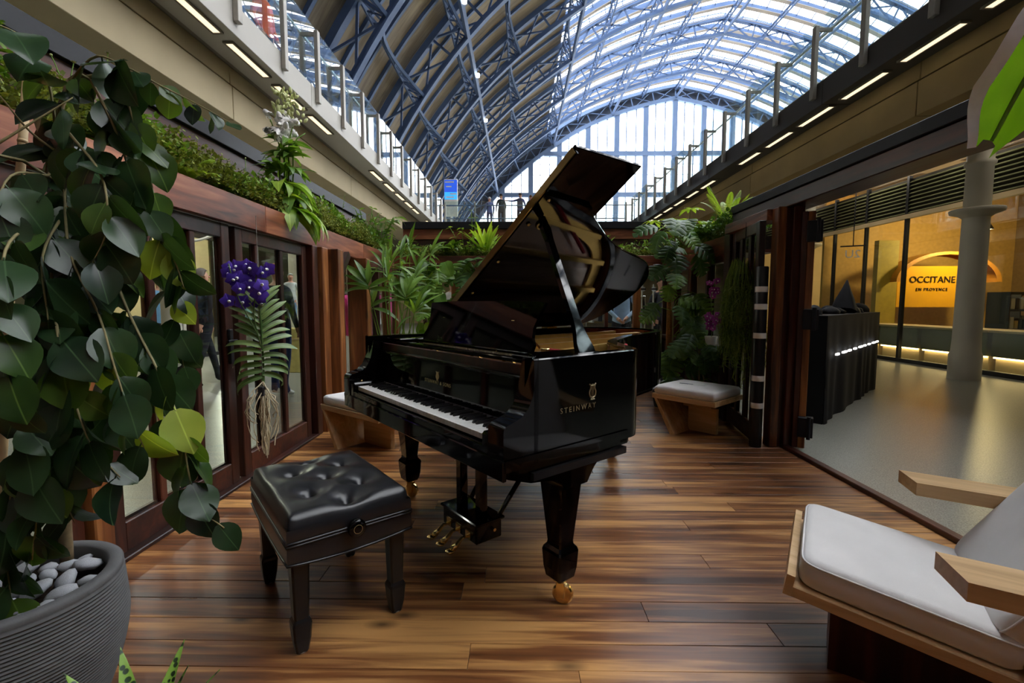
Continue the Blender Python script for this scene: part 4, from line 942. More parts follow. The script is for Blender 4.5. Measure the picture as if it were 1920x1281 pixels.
# ================================================================ FURNITURE
# ---- tufted piano bench
bn = thing('piano_bench', 'black tufted leather piano bench standing in front of the keyboard', 'bench', (-0.768, 1.797, 0), R(-50.7))
HL, HW = 0.305, 0.215
btn = []
for r_ in range(5):
    for c_ in range(2 if r_ % 2 else 1):
        btn.append((-0.24 + 0.12 * r_, (c_ - (0.5 if r_ % 2 else 0.0)) * 0.19))
def seat(u, v):
    x, y = (u * 2 - 1), (v * 2 - 1)
    # squircle rounding of the plan towards the edge
    e = max(abs(x), abs(y)); rx, ry = x * HL, y * HW
    k = max(0.0, (e - 0.86) / 0.14); z = 0.497 - 0.045 * (1 - math.sqrt(max(0, 1 - k * k)))
    cc = max(0, (abs(x) + abs(y) - 1.86) / 0.14); rx *= 1 - 0.02 * cc; ry *= 1 - 0.03 * cc
    z += 0.018 * (1 - x * x) * (1 - y * y)
    d = 0.0
    for bx, by in btn:
        q = math.hypot(rx - bx, ry - by); d = max(d, 0.026 * math.exp(-(q / 0.02) ** 2) + 0.026 * math.exp(-(q / 0.06) ** 2))
    # pleats run from button to neighbouring button
    for bx, by in btn:
        for cx_, cy_ in btn:
            L_ = math.hypot(cx_ - bx, cy_ - by)
            if 0.10 < L_ < 0.19 and cx_ > bx:
                t = ((rx - bx) * (cx_ - bx) + (ry - by) * (cy_ - by)) / (L_ * L_)
                if 0 <= t <= 1:
                    q = abs((rx - bx) * (cy_ - by) - (ry - by) * (cx_ - bx)) / L_; d = max(d, 0.011 * math.exp(-(q / 0.010) ** 2) * (0.6 + 0.8 * abs(t - .5)))
    for bx, by in btn:   # pleats out to the ends
        if abs(bx) > 0.2:
            g = 1 if bx > 0 else -1
            if rx * g > abs(bx): d = max(d, 0.008 * math.exp(-((ry - by) / 0.008) ** 2))
        if abs(by) > 0.1 or (abs(by) > 0.05):
            g = 1 if by > 0 else -1
            if ry * g > abs(by) and abs(by) > 0.1: d = max(d, 0.008 * math.exp(-((rx - bx) / 0.008) ** 2))
    return (rx, ry, z - d * min(1, (1 - e) * 12))
st_ = MB().grid(seat, 96, 72)
st_.obj('seat_top', M['leather'], bn, True)
def band(z0, z1, bulge, name, drop=0.0, n=14):
    m = MB(); pts = []
    for (xa, ya, xb, yb) in ((-HL, -HW, HL, -HW), (HL, -HW, HL, HW), (HL, HW, -HL, HW), (-HL, HW, -HL, -HW)):
        for q in range(n): pts.append((xa + (xb - xa) * q / n, ya + (yb - ya) * q / n, q / n))
    rows = []
    for k_ in range(5):
        t = k_ / 4; row = []
        for x, y, s_ in pts:
            sc = 1 + bulge * math.sin(math.pi * t); arc = 4 * s_ * (1 - s_)
            row.append((x * sc, y * sc, z0 + (z1 - z0) * t - (drop * arc * (1 - t))))
        rows.append(row)
    N_ = len(pts); m.add([p for r_ in rows for p in r_], [(k_ * N_ + i, k_ * N_ + (i + 1) % N_, (k_ + 1) * N_ + (i + 1) % N_, (k_ + 1) * N_ + i) for k_ in range(4) for i in range(N_)])
    return m.obj(name, M['leather'], bn, auto=50)
band(0.408, 0.453, 0.010, 'upper_band'); band(0.338, 0.400, 0.012, 'apron', 0.014)
def piping(z, name, drop=0.0, n=12):
    pts = []
    for (xa, ya, xb, yb) in ((-HL, -HW, HL, -HW), (HL, -HW, HL, HW), (HL, HW, -HL, HW), (-HL, HW, -HL, -HW)):
        for q in range(n): s_ = q / n; pts.append(((xa + (xb - xa) * s_) * 1.008, (ya + (yb - ya) * s_) * 1.008, z - drop * 4 * s_ * (1 - s_)))
    MB().tube(pts + [pts[0]], 0.0045, 6, False).obj(name, M['leather'], bn, True)
piping(0.409, 'piping'); piping(0.399, 'piping'); piping(0.338, 'piping', 0.014)
MB().box(-HL + 0.01, HL - 0.01, -HW + 0.01, HW - 0.01, 0.35, 0.44).obj('seat_frame', M['satin'], bn)
for gx, gy in ((1, -1), (1, 1), (-1, -1), (-1, 1)):
    prof = [(0.0, 0.017), (0.006, 0.02), (0.05, 0.027), (0.105, 0.031), (0.115, 0.029), (0.125, 0.024), (0.36, 0.030), (0.38, 0.030)]
    vs = []; 
    for z, a in prof:
        c = 0.006; vs += [(a - c, -a, z), (a, -a + c, z), (a, a - c, z), (a - c, a, z), (-a + c, a, z), (-a, a - c, z), (-a, -a + c, z), (-a + c, -a, z)]
    k = len(prof)
    l = MB().add(vs, [tuple(range(7, -1, -1)), tuple(range(8 * k - 8, 8 * k))] + [(i * 8 + j, i * 8 + (j + 1) % 8, (i + 1) * 8 + (j + 1) % 8, (i + 1) * 8 + j) for i in range(k - 1) for j in range(8)]).obj('leg', M['satin'], bn)
    l.location = (gx * 0.253, gy * 0.171, 0)
    MB().lathe([(0.018, 0.0), (0.0205, 0.002), (0.0205, 0.006), (0.018, 0.008)], 12).obj('foot_ring', M['alu'], l)
kn = empty('height_knob', (HL, 0.0, 0.414), 0, bn)
MB().lathe([(0.0, 0.045), (0.026, 0.045), (0.031, 0.04), (0.031, 0.022), (0.025, 0.018), (0.014, 0.01), (0.014, -0.01)], 20, Matrix.Rotation(R(90), 4, 'Y')).obj('knob', M['black'], kn, True)
MB().lathe([(0.014, 0.0453), (0.0148, 0.0456), (0.0155, 0.0453)], 20, Matrix.Rotation(R(90), 4, 'Y')).obj('knob_ring', M['goldink'], kn)
bpy.data.objects.remove(kn.children[0]) if False else None

# ---- slanted oak benches with cushions
def zbench(label, L0, e1, len1, len2, zt, cush=0.075):
    ang = math.atan2(e1[1], e1[0]); t = thing('oak_bench', label, 'bench', (L0[0], L0[1], 0), ang)
    # local x along the front edge, local y into depth
    MB().box(0, len1, 0, len2, zt - 0.045, zt, bev=0.003).obj('seat_board', M['oak'], t)
    a = 0.19; m = MB(); P = [(0, zt - 0.001), (0.052, zt - 0.046), (a + 0.05, 0), (a, 0)]
    vs = [(x, 0.0, z) for x, z in P] + [(x, len2, z) for x, z in P]
    m.add(vs, [(0, 1, 2, 3), (7, 6, 5, 4), (0, 4, 5, 1), (1, 5, 6, 2), (2, 6, 7, 3), (3, 7, 4, 0)]).obj('slanted_leg', M['oakz'], t)
    MB().box(a + 0.03, len1 * 0.5 + a, len2 * 0.5, len2 * 0.5 + 0.045, 0, zt - 0.12, bev=0.003).obj('upright_board', M['oak'], t)
    MB().box(a - 0.02, a + 0.25, len2 * 0.5, len2 * 0.5 + 0.045, zt - 0.13, zt - 0.045).obj('upright_tie', M['oak'], t)
    def cu(u, v):
        x, y = u * 2 - 1, v * 2 - 1; e = max(abs(x), abs(y)); return x, y, e
    m = MB(); W_, D_ = len1 / 2 - 0.005, len2 / 2 - 0.005
    prof = [(1.0 - 0.05, 0.0), (1.0, 0.014), (1.005, cush * 0.5), (1.0, cush - 0.016), (0.965, cush - 0.003), (0.9, cush + 0.002), (0.5, cush + 0.012), (0.0, cush + 0.014)]
    n = 40; vs = []
    for s_, z in prof:
        for q in range(n):
            th = 2 * math.pi * q / n; c, s2 = math.cos(th), math.sin(th); ex = 0.12
            x = math.copysign(abs(c) ** ex, c) * W_ * s_; y = math.copysign(abs(s2) ** ex, s2) * D_ * s_
            vs.append((x + len1 / 2, y + len2 / 2, zt + z))
    k = len(prof); m.add(vs, [(i * n + j, i * n + (j + 1) % n, (i + 1) * n + (j + 1) % n, (i + 1) * n + j) for i in range(k - 1) for j in range(n)])
    m.obj('cushion', M['cushion'], t, True)
    return t
zb = zbench('pale oak bench with white cushion in front of the trailing plant', (1.245, 4.33), (0.67, -0.74), 0.60, 0.54, 0.352)
zbench('pale oak bench with white cushion behind the keyboard by the left doors', (-1.66, 3.83), (0.8, -0.6), 0.78, 0.52, 0.345)
t = thing('paper_card', 'folded pale card lying on the white cushion of the right bench', 'card', (1.585, 4.28, 0.441), R(-35))
MB().box(-0.10, 0.02, -0.008, 0.008, 0.0, 0.004).obj('spine', plain('grey_card', srgb(128, 130, 138), 0.6), t); MB().box(-0.02, 0.13, -0.02, 0.05, 0.0, 0.002).obj('sheet', M['paint'], t)

# ---- lounge chair at the right
W0 = Vector((0.831, 1.36)); dD = Vector((0.84, -0.543)); dW = Vector((0.547, 0.837))
lc = thing('lounge_chair', 'low oak lounge chair with off-white seat and back cushions', 'chair', (W0.x, W0.y, 0), math.atan2(dD.y, dD.x))
# local x = seat depth (front at 0), local y = width 0..0.51
SL = math.atan2(0.07, 0.45)
TS = Matrix.Translation((0, 0, 0.335)) @ Matrix.Rotation(SL, 4, 'Y')
def pad(name, T, L_, Wd, h, par, ex=0.16, puff=0.01):
    prof = [(0.96, 0.0), (0.995, 0.012), (1.0, h * 0.5), (0.995, h - 0.012), (0.965, h - 0.002), (0.9, h + 0.002), (0.5, h + puff), (0.0, h + puff)]
    n = 48; vs = []
    for s_, z in prof:
        for q in range(n):
            th = 2 * math.pi * q / n; c, s2 = math.cos(th), math.sin(th)
            f = s_ if s_ < 0.95 else 1 - (1 - s_)
            x = math.copysign(abs(c) ** ex, c) * L_ / 2 * f + L_ / 2; y = math.copysign(abs(s2) ** ex, s2) * Wd / 2 * f + Wd / 2
            vs.append(T @ Vector((x, y, z)))
    k = len(prof); m = MB().add(vs, [tuple(range(n - 1, -1, -1))] + [(i * n + j, i * n + (j + 1) % n, (i + 1) * n + (j + 1) % n, (i + 1) * n + j) for i in range(k - 1) for j in range(n)])
    o = m.obj(name, M['cushion'], par, True)
    pts = [T @ Vector((math.copysign(abs(math.cos(2 * math.pi * q / n)) ** ex, math.cos(2 * math.pi * q / n)) * L_ / 2 * 1.0 + L_ / 2, math.copysign(abs(math.sin(2 * math.pi * q / n)) ** ex, math.sin(2 * math.pi * q / n)) * Wd / 2 * 1.0 + Wd / 2, h - 0.012)) for q in range(n)]
    MB().tube(pts + [pts[0]], 0.003, 5, False).obj('piping', M['cushion'], o, True)
    return o
pad('seat_cushion', TS @ Matrix.Translation((0.005, 0.0, 0.003)), 0.50, 0.51, 0.085, lc)
MB().box(-0.02, 0.60, -0.012, 0.522, -0.035, 0.0, TS, bev=0.003).obj('seat_board', M['oak'], lc)
MB().box(-0.022, 0.0, -0.012, 0.522, -0.035, 0.03, TS).obj('front_lip', M['oak'], lc)
TB = TS @ Matrix.Translation((0.50, 0, 0.05)) @ Matrix.Rotation(R(-68), 4, 'Y')
pad('back_cushion', TB @ Matrix.Translation((0, 0, 0.0)), 0.55, 0.51, 0.085, lc)
MB().box(-0.03, 0.6, -0.012, 0.522, -0.035, -0.002, TB, bev=0.003).obj('back_board', M['oak'], lc)
MB().box(0.10, 0.58, 0.16, 0.36, 0.0, 0.33).obj('pedestal', M['door'], lc)  # dark wood instead of oak: the base's shade put into its colour
for (ya, yb) in ((-0.20, -0.065), (0.50, 0.63)):
    ar = MB().prism([(0.30, yb), (0.335, ya), (0.95, ya), (0.95, yb)], 0.515, 0.56).obj('armrest', M['oak'], lc)
    MB().box(0.72, 0.86, min(max(ya, -0.06), 0.5), max(min(yb, 0.55), -0.0), 0.20, 0.515).obj('arm_support', M['oakz'], lc)

# ---- ribbed grey pot with pebbles
PX, PY = -1.375, 1.19
pt = thing('ribbed_pot', 'large grey ribbed planter pot filled with pebbles', 'pot', (PX, PY, 0))
prof = [(0.15, 0.0)]
for q in range(40):
    z = 0.012 + q * 0.0098; r_ = 0.165 + 0.075 * math.sin(min(1, z / 0.30) * math.pi / 2) - 0.008 * max(0, (z - 0.28) / 0.12)
    prof += [(r_, z), (r_ + 0.0035, z + 0.0025), (r_ + 0.0035, z + 0.005), (r_, z + 0.0075)]
prof += [(0.233, 0.408), (0.234, 0.42), (0.228, 0.426), (0.203, 0.426), (0.197, 0.42), (0.195, 0.36)]
MB().lathe(prof, 64).obj('body', M['pot'], pt, True)
MB().lathe([(0.0, 0.372), (0.196, 0.365)], 24).obj('soil', M['soil'], pt)
pm = []
for q in range(6):
    m = MB(); rs = [random.uniform(.8, 1.15) for _ in range(40)]
    bm = bmesh.new(); bmesh.ops.create_icosphere(bm, subdivisions=2, radius=1.0)
    ph = [random.uniform(0, 6.28) for _ in range(6)]
    for v in bm.verts:
        d_ = 1 + 0.12 * math.sin(2.3 * v.co.x + ph[0]) + 0.12 * math.sin(2.7 * v.co.y + ph[1]) + 0.1 * math.sin(2.9 * v.co.z + ph[2]) + 0.07 * math.sin(5 * v.co.x + 4 * v.co.y + ph[3])
        v.co *= d_
    me = bpy.data.meshes.new('pebble'); bm.to_mesh(me); bm.free(); me.materials.append(M['stone']); me.polygons.foreach_set('use_smooth', [True] * len(me.polygons)); pm.append(me)
random.seed(21); placed = []
for tries in range(900):
    a = random.uniform(0, 6.283); rr = 0.19 * math.sqrt(random.random()); x, y = rr * math.cos(a), rr * math.sin(a)
    sz = random.uniform(0.018, 0.036)
    if any(math.hypot(x - px, y - py) < (sz + ps) * 1.0 for px, py, ps in placed) or rr + sz * 1.05 > 0.197: continue
    if math.hypot(x + 0.019, y - 0.17) < 0.045 or math.hypot(x + 0.19, y - 0.12) < 0.03: continue
    placed.append((x, y, sz))
for x, y, sz in placed:
    p = inst('pebble', random.choice(pm), None, (PX + x, PY + y, 0.385 + sz * 0.45), (random.uniform(-.4, .4), random.uniform(-.4, .4), random.uniform(0, 6)), (sz * random.uniform(1.05, 1.35), sz, sz * random.uniform(0.65, 0.85)))
    tag(p, 'smooth grey pebble lying among others in the ribbed pot', 'pebble', 'pebbles in the ribbed pot')

# ================================================================ PLANTS
random.seed(11)
M['leaf_dark'] = leafmat('leaf_glossy_dark', srgb(20, 38, 24), srgb(56, 84, 48), 0.28, 0.2)
M['leaf_mid'] = leafmat('leaf_mid_green', srgb(58, 98, 38), srgb(128, 164, 70), 0.38, 0.3)
M['leaf_tree'] = leafmat('leaf_tree_green', srgb(36, 64, 28), srgb(92, 122, 50), 0.32, 0.3)
M['leaf_mon'] = leafmat('split_leaf_green', srgb(40, 72, 36), srgb(92, 126, 66), 0.42, 0.25)
M['leaf_lime'] = leafmat('leaf_lime', srgb(106, 150, 46), srgb(182, 206, 90), 0.42, 0.32)
M['leaf_backlit'] = leafmat('leaf_backlit_green', srgb(120, 146, 48), srgb(176, 190, 84), 0.35, 0.35)  # yellow-green of leaves lit from behind, painted into the colour
M['moss'] = leafmat('moss_green', srgb(62, 76, 30), srgb(146, 156, 78), 0.7, 0.2, False, 0.2)
M['fine'] = leafmat('fine_green', srgb(60, 92, 32), srgb(128, 164, 68), 0.6, 0.25, False, 0.3)
M['trail'] = leafmat('trailing_green', srgb(70, 96, 34), srgb(150, 172, 84), 0.6, 0.35, False, 0.3)
M['orchleaf'] = leafmat('orchid_leaf', srgb(66, 96, 46), srgb(120, 142, 84), 0.4, 0.15)
M['bark'] = plain('bark', srgb(120, 100, 70), 0.8, var=0.25, scale=40)
M['twig'] = plain('twig', srgb(134, 124, 84), 0.7, var=0.2, scale=40)
M['bamboo'] = plain('bamboo', srgb(186, 160, 116), 0.5, var=0.12, scale=20)
M['violet'] = leafmat('violet_petal', srgb(46, 18, 128), srgb(92, 58, 190), 0.5, 0.25)
M['magenta'] = leafmat('magenta_petal', srgb(140, 30, 140), srgb(200, 90, 200), 0.5, 0.25)
M['whitepetal'] = plain('white_petal', srgb(232, 230, 226), 0.6, var=0.04)
M['bud'] = plain('pale_bud', srgb(206, 212, 150), 0.6, var=0.1)
M['root'] = plain('aerial_root', srgb(196, 184, 152), 0.75, var=0.15, scale=60)
M['blackpot'] = plain('black_plastic_pot', (0.012, 0.012, 0.013, 1), 0.5, 0, 0.4, 0, 0.1)

def blade(L, Wd, prof, n=7, fold=0.15, droop=0.25, wave=0.0, cols=(-1, -0.5, 0, 0.5, 1), stalk=0.0, twist=0.0):
    """leaf with its base at the origin, running along +y, upper side +z"""
    m = MB(); nc = len(cols)
    vs = []
    for i in range(n + 1):
        t = i / n; w_ = prof(t) * Wd / 2
        a = droop * t; y = stalk + L * (math.sin(a) / a if abs(a) > 1e-4 else 1) * t; z = -L * t * (1 - math.cos(a)) / a if abs(a) > 1e-4 else 0
        for c in cols:
            x = c * w_; zz = z + abs(c) * w_ * fold + wave * Wd * math.sin(t * 9 + c * 2) * abs(c)
            vs.append((x * math.cos(twist * t), y, zz + x * math.sin(twist * t)))
    fs = [(i * nc + j, i * nc + j + 1, (i + 1) * nc + j + 1, (i + 1) * nc + j) for i in range(n) for j in range(nc - 1)]
    m.add(vs, fs)
    if stalk > 0: m.tube([(0, 0, 0), (0, stalk * 1.2, 0)], 0.0014 + 0.01 * Wd, 4, False)
    return m
ov = lambda t: max(0.03, math.sin(math.pi * min(1, t * 0.97 + 0.03) ** 0.86) ** 0.82)
ov2 = lambda t: max(0.02, math.sin(math.pi * (0.03 + 0.97 * t) ** 0.62) ** 0.62)
lance = lambda t: max(0.01, math.sin(math.pi * (0.04 + 0.96 * t) ** 0.85) ** 0.9)
strap = lambda t: max(0.04, min(1, 8 * t + 0.5) * (1 - max(0, t - 0.75) * 3.4))
def orient(p, d, up=None, roll=0.0, sc=1.0):
    """matrix with local +y along d, local +z towards up"""
    d = Vector(d).normalized(); up = Vector(up or (0, 0, 1))
    x = d.cross(up)
    if x.length < 1e-3: x = d.cross(Vector((1, 0, 0)))
    x.normalize(); z = x.cross(d)
    Mx = Matrix((x, d, z)).transposed().to_4x4()
    return Matrix.Translation(p) @ Mx @ Matrix.Rotation(roll, 4, 'Y') @ Matrix.Diagonal((sc, sc, sc, 1))
def rv(s=1.0): return Vector((random.uniform(-s, s), random.uniform(-s, s), random.uniform(-s, s)))

# ---- large-leaved tree in the ribbed pot
TRUNK = [(-1.394, 1.36, 0.36), (-1.386, 1.36, 0.647), (-1.39, 1.38, 0.971), (-1.384, 1.4, 1.371), (-1.384, 1.42, 1.688), (-1.332, 1.42, 1.841)]
BR = [
 [(-1.463, 1.42, 1.422), (-1.333, 1.38, 1.734), (-1.192, 1.34, 1.86), (-1.096, 1.34, 1.838), (-1.002, 1.34, 1.788), (-0.913, 1.36, 1.745), (-0.821, 1.38, 1.694)],
 [(-1.363, 1.4, 1.605), (-1.337, 1.36, 1.814), (-1.342, 1.3, 1.896), (-1.371, 1.25, 1.909)],
 [(-1.302, 1.15, 1.549), (-1.229, 1.2, 1.636), (-1.166, 1.25, 1.718)],
 [(-1.302, 1.35, 1.545), (-1.177, 1.22, 1.319), (-1.057, 1.16, 1.153), (-0.999, 1.13, 1.022), (-0.955, 1.12, 0.891), (-0.93, 1.12, 0.824)],
 [(-1.31, 1.3, 1.387), (-1.127, 1.12, 1.141), (-1.091, 1.1, 1.013), (-1.064, 1.1, 0.896), (-1.03, 1.09, 0.833), (-0.96, 1.08, 0.764)],
 [(-1.196, 1.34, 1.803), (-1.104, 1.3, 1.659), (-1.03, 1.28, 1.469), (-0.948, 1.28, 1.304), (-0.923, 1.28, 1.224)],
 [(-1.256, 1.35, 1.545), (-1.096, 1.28, 1.195), (-0.96, 1.22, 0.996), (-0.886, 1.19, 0.859), (-0.86, 1.17, 0.752), (-0.824, 1.15, 0.661), (-0.753, 1.14, 0.609)],
 [(-1.107, 1.34, 1.789), (-1.047, 1.34, 1.541), (-1.043, 1.36, 1.365), (-1.01, 1.36, 1.133), (-0.987, 1.35, 0.992)],
 [(-1.25, 1.2, 1.385), (-1.16, 1.05, 1.3), (-1.132, 1.0, 1.122), (-1.111, 1.0, 0.957)],
 [(-1.246, 1.25, 1.194), (-1.195, 1.12, 1.036), (-1.193, 1.08, 0.861), (-1.166, 1.08, 0.716), (-1.193, 1.08, 0.554)],
 [(-1.32, 1.3, 1.074), (-1.214, 1.22, 0.85), (-1.234, 1.2, 0.709), (-1.2, 1.2, 0.591)],
 [(-1.288, 1.3, 1.284), (-1.18, 1.28, 1.061), (-1.138, 1.26, 0.87), (-1.171, 1.26, 0.733)],
 [(-1.299, 1.3, 1.532), (-1.241, 1.15, 1.492), (-1.225, 1.08, 1.364)],
 [(-1.278, 1.35, 1.663), (-1.079, 1.22, 1.51), (-1.039, 1.18, 1.368), (-1.069, 1.16, 1.273)],
 [(-1.262, 1.3, 1.431), (-1.178, 1.15, 1.298), (-1.126, 1.1, 1.142)],
 [(-1.312, 1.3, 0.983), (-1.26, 1.12, 0.74), (-1.277, 1.1, 0.611), (-1.278, 1.1, 0.444)],
 [(-1.233, 1.3, 1.21), (-1.075, 1.3, 1.075), (-1.025, 1.28, 0.896), (-1.003, 1.26, 0.749)],
 [(-1.312, 1.38, 1.599), (-1.334, 1.3, 1.646), (-1.327, 1.22, 1.71)],
]
tree = thing('potted_tree', 'tall tree with broad glossy hanging leaves in the ribbed pot', 'plant', (0, 0, 0))
MB().tube(cr(TRUNK, 4), [0.017 - 0.0005 * i for i in range(21)], 8).obj('trunk', M['bark'], tree, True)
big = [blade(0.125, 0.098, ov, 8, f, d, w_, stalk=0.012).mesh('leaf', M['leaf_dark'], True) for f, d, w_ in ((0.1, 0.3, 0.02), (0.25, 0.5, 0.02), (0.05, -0.25, 0.03), (0.3, 0.2, 0.0), (0.12, 0.7, 0.03))]
biglit = [blade(0.11, 0.088, ov, 8, f, d, w_, stalk=0.012).mesh('leaf', M['leaf_backlit'], True) for f, d, w_ in ((0.1, 0.3, 0.02), (0.25, 0.45, 0.02))]
bigm = [blade(0.11, 0.092, ov, 8, f, d, w_, stalk=0.012).mesh('leaf', M['leaf_tree'], True) for f, d, w_ in ((0.15, 0.3, 0.02), (0.2, 0.6, 0.02))]
nleaf = 0
for bi, b in enumerate(BR):
    c = cr(b, 5); k = len(c)
    near = min((Vector(p) for p in cr(TRUNK, 4)), key=lambda p: (p - c[0]).length)
    MB().tube([near, (near + c[0]) / 2 + Vector((0, 0, 0.02))] + c, [0.005, 0.0045] + [0.004 - 0.0026 * i / k for i in range(k)], 6).obj('branch', M['twig'], tree, True)
    acc = 0.0; side = 1; last = c[0]
    step = 0.0335 if bi not in (2,) else 0.2
    for i in range(1, k):
        acc += (c[i] - c[i - 1]).length
        while acc > step and nleaf < 296:
            acc -= step; side = -side; nleaf += 1
            d = (c[i] - c[i - 1]).normalized()
            out = Vector((side * random.uniform(0.3, 1.0), random.uniform(-0.6, 0.5), random.uniform(-0.9, -0.1))).normalized()
            dr_ = (d * 0.45 + out * 0.8 + Vector((0, 0, -0.35))).normalized()
            up = Vector((random.uniform(-0.6, 0.7), random.uniform(-1.0, -0.2), random.uniform(0.15, 1.2)))
            s_ = random.uniform(0.72, 1.18) * (0.8 if i > k * 0.85 else 1)
            if bi == 0 and i > k * 0.5: s_ *= 0.62
            right = c[i].x > -1.02
            rr_ = random.random()
            pool = biglit if (right and rr_ < 0.2) or rr_ < 0.02 else (bigm if rr_ < (0.45 if right else 0.22) else big)  # more of the backlit-coloured leaves towards the right edge
            p = c[i] - d * random.uniform(0, (c[i] - c[i - 1]).length)
            inst('leaf', random.choice(pool), tree, mw=orient(p, dr_, up, random.uniform(-0.5, 0.5), s_))
sk = thing('bamboo_stake', 'pale bamboo stake standing behind the potted tree leaves', 'stake', (0, 0, 0))
stk = [(-1.484, 1.45, 1.895), (-1.496, 1.42, 1.611), (-1.537, 1.4, 1.26), (-1.552, 1.36, 0.811), (-1.565, 1.31, 0.37)]
MB().tube(stk, 0.011, 10).obj('cane', M['bamboo'], sk, True)
for q in (0.2, 0.45, 0.7, 0.9):
    i = q * 4; a = Vector(stk[int(i)]); b = Vector(stk[int(i) + 1]); p = a.lerp(b, i % 1); d = (b - a).normalized() * 0.006
    MB().tube([p - d, p, p + d], [0.0112, 0.0128, 0.0112], 10).obj('node', M['bamboo'], sk, True)

# ---- planting along the troughs (moss and small-leaved ground cover: uncountable)
def cover(name, label, area, n, size, mat, zf, cat='moss'):
    """thousands of tiny leaves on a bumpy mound; area = (x0, x1, y0, y1)"""
    x0, x1, y0, y1 = area; m = MB(); vs = []; fs = []
    for q in range(n):
        x, y = random.uniform(x0, x1), random.uniform(y0, y1); h = zf(x, y)
        if h is None: continue
        z = 1.85 + h * random.uniform(0.35, 1.0); s_ = size * random.uniform(0.6, 1.5)
        a = random.uniform(0, 6.283); t_ = random.uniform(-0.2, 1.3)
        d = Vector((math.cos(a) * math.cos(t_), math.sin(a) * math.cos(t_), math.sin(t_))) * s_
        p = Vector((-math.sin(a), math.cos(a), random.uniform(-.3, .3))) * s_ * 0.38
        b = Vector((x, y, z)); o = len(vs)
        vs += [b, b + d * 0.5 + p, b + d, b + d * 0.5 - p]; fs.append((o, o + 1, o + 2, o + 3))
    m.add(vs, fs); o = stuff(m.obj(name, mat)); o['label'] = label; o['category'] = cat; return o
def nz(x, y, f=5.0): return 0.5 + 0.5 * math.sin(f * y + 1.3 * math.sin(3.1 * y)) * math.cos(7 * x + 2.3 * y)
edge = lambda v, a, b: min(1, (v - a) / 0.06, (b - v) / 0.06)
cover('moss', 'green moss and creeping ground cover filling the left trough', (-2.24, -1.805, 1.2, 6.7), 40000, 0.02, M['moss'], lambda x, y: max(0.02, edge(x, -2.26, -1.78) * (0.10 + 0.20 * nz(x, y)) + 0.18 * max(0, (-x - 1.95) / 0.3)))
cover('groundcover', 'leafy bright green plants in the left trough', (-2.2, -1.82, 1.2, 6.7), 9000, 0.036, M['fine'], lambda x, y: (0.12 + 0.26 * nz(x, y, 3.3) + 0.15 * max(0, (-x - 1.95) / 0.25)) if nz(y, x, 2.7) > 0.4 else None, 'plants')
cover('moss', 'green moss filling the back trough', (-1.8, 2.3, 6.82, 7.45), 14000, 0.022, M['moss'], lambda x, y: 0.07 + 0.14 * nz(y, x))
cover('groundcover', 'leafy plants in the back trough', (-1.8, 2.3, 6.82, 7.4), 3600, 0.045, M['fine'], lambda x, y: (0.08 + 0.2 * nz(y, x, 3)) if nz(x, y * 3 + x * 4, 2) > 0.35 else None, 'plants')
cover('moss', 'green moss filling the right trough', (2.1, 2.5, 4.76, 6.75), 4500, 0.02, M['moss'], lambda x, y: 0.05 + 0.12 * nz(x, y))
cover('groundcover', 'leafy plants in the right trough', (2.05, 2.5, 4.7, 6.75), 3200, 0.045, M['leaf_mid'], lambda x, y: 0.1 + 0.25 * nz(x, y, 3), 'plants')

# ---- small stalks with flower heads along the left trough
def stalk(x, y, h, lab, petals=True, lean=(0, 0), col='whitepetal', z0=1.9):
    t = thing('daisy_stem', lab, 'flower', (x, y, z0), random.uniform(0, 6), 'thin flower stems in the left trough')
    pts = [(lean[0] * s_ * s_, lean[1] * s_ * s_, h * s_) for s_ in (0, 0.25, 0.5, 0.75, 1)]
    MB().tube(pts, 0.0022, 5).obj('stem', M['fine'], t, True)
    top = Vector(pts[-1])
    if petals:
        m = MB()
        for q in range(9):
            a = q * 6.283 / 9; bl = blade(0.013, 0.006, lance, 3, 0, 0.2, cols=(-1, 0, 1)); T = Matrix.Translation(top) @ Matrix.Rotation(a, 4, 'Z') @ Matrix.Rotation(0.25, 4, 'X')
            m.add([T @ Vector(v) for v in bl.v], bl.f)
        m.obj('petals', M[col], t, True)
    MB().lathe([(0, 0.005), (0.005, 0.003), (0.005, -0.003), (0, -0.004)], 8, Matrix.Translation(top)).obj('flower_head', M['bud'], t, True)
    lm = MB()
    for q in range(6):
        s_ = random.uniform(0.1, 0.85); bl = blade(random.uniform(0.02, 0.04), 0.009, lance, 3, 0.1, 0.4, cols=(-1, 0, 1)); T = Matrix.Translation((lean[0] * s_ * s_, lean[1] * s_ * s_, h * s_)) @ Matrix.Rotation(random.uniform(0, 6.28), 4, 'Z') @ Matrix.Rotation(0.6, 4, 'X')
        lm.add([T @ Vector(v) for v in bl.v], bl.f)
    stuff(lm.obj('leaves', M['fine'], t, True))
locs = ['white daisy on a thin stem high above the tree leaves', 'white daisy beside the tallest daisy stem', 'small budded stem between the daisies', 'arching budded stem left of the white flower spike', 'thin budded stem just right of the white flower spike', 'tall flat-headed stem right of the white flower spike', 'leafy thin stem near the middle of the left trough', 'leafy budded stem behind the left trough middle', 'short budded stem towards the far end of the trough', 'branching pale stem near the palm', 'thin stem at the far end of the left trough']
for q, (x, y, h) in enumerate(((-1.9, 2.2, 0.42), (-1.95, 2.05, 0.30), (-1.98, 2.12, 0.36), (-1.9, 3.3, 0.3), (-2.0, 3.75, 0.42), (-2.0, 4.15, 0.5), (-1.95, 4.3, 0.42), (-2.05, 4.6, 0.4), (-1.95, 4.9, 0.35), (-2.0, 5.3, 0.5), (-1.95, 5.8, 0.4))):
    stalk(x, y, h, locs[q], q in (0, 1, 5, 8), (random.uniform(-.06, .06), random.uniform(-.06, .06)))

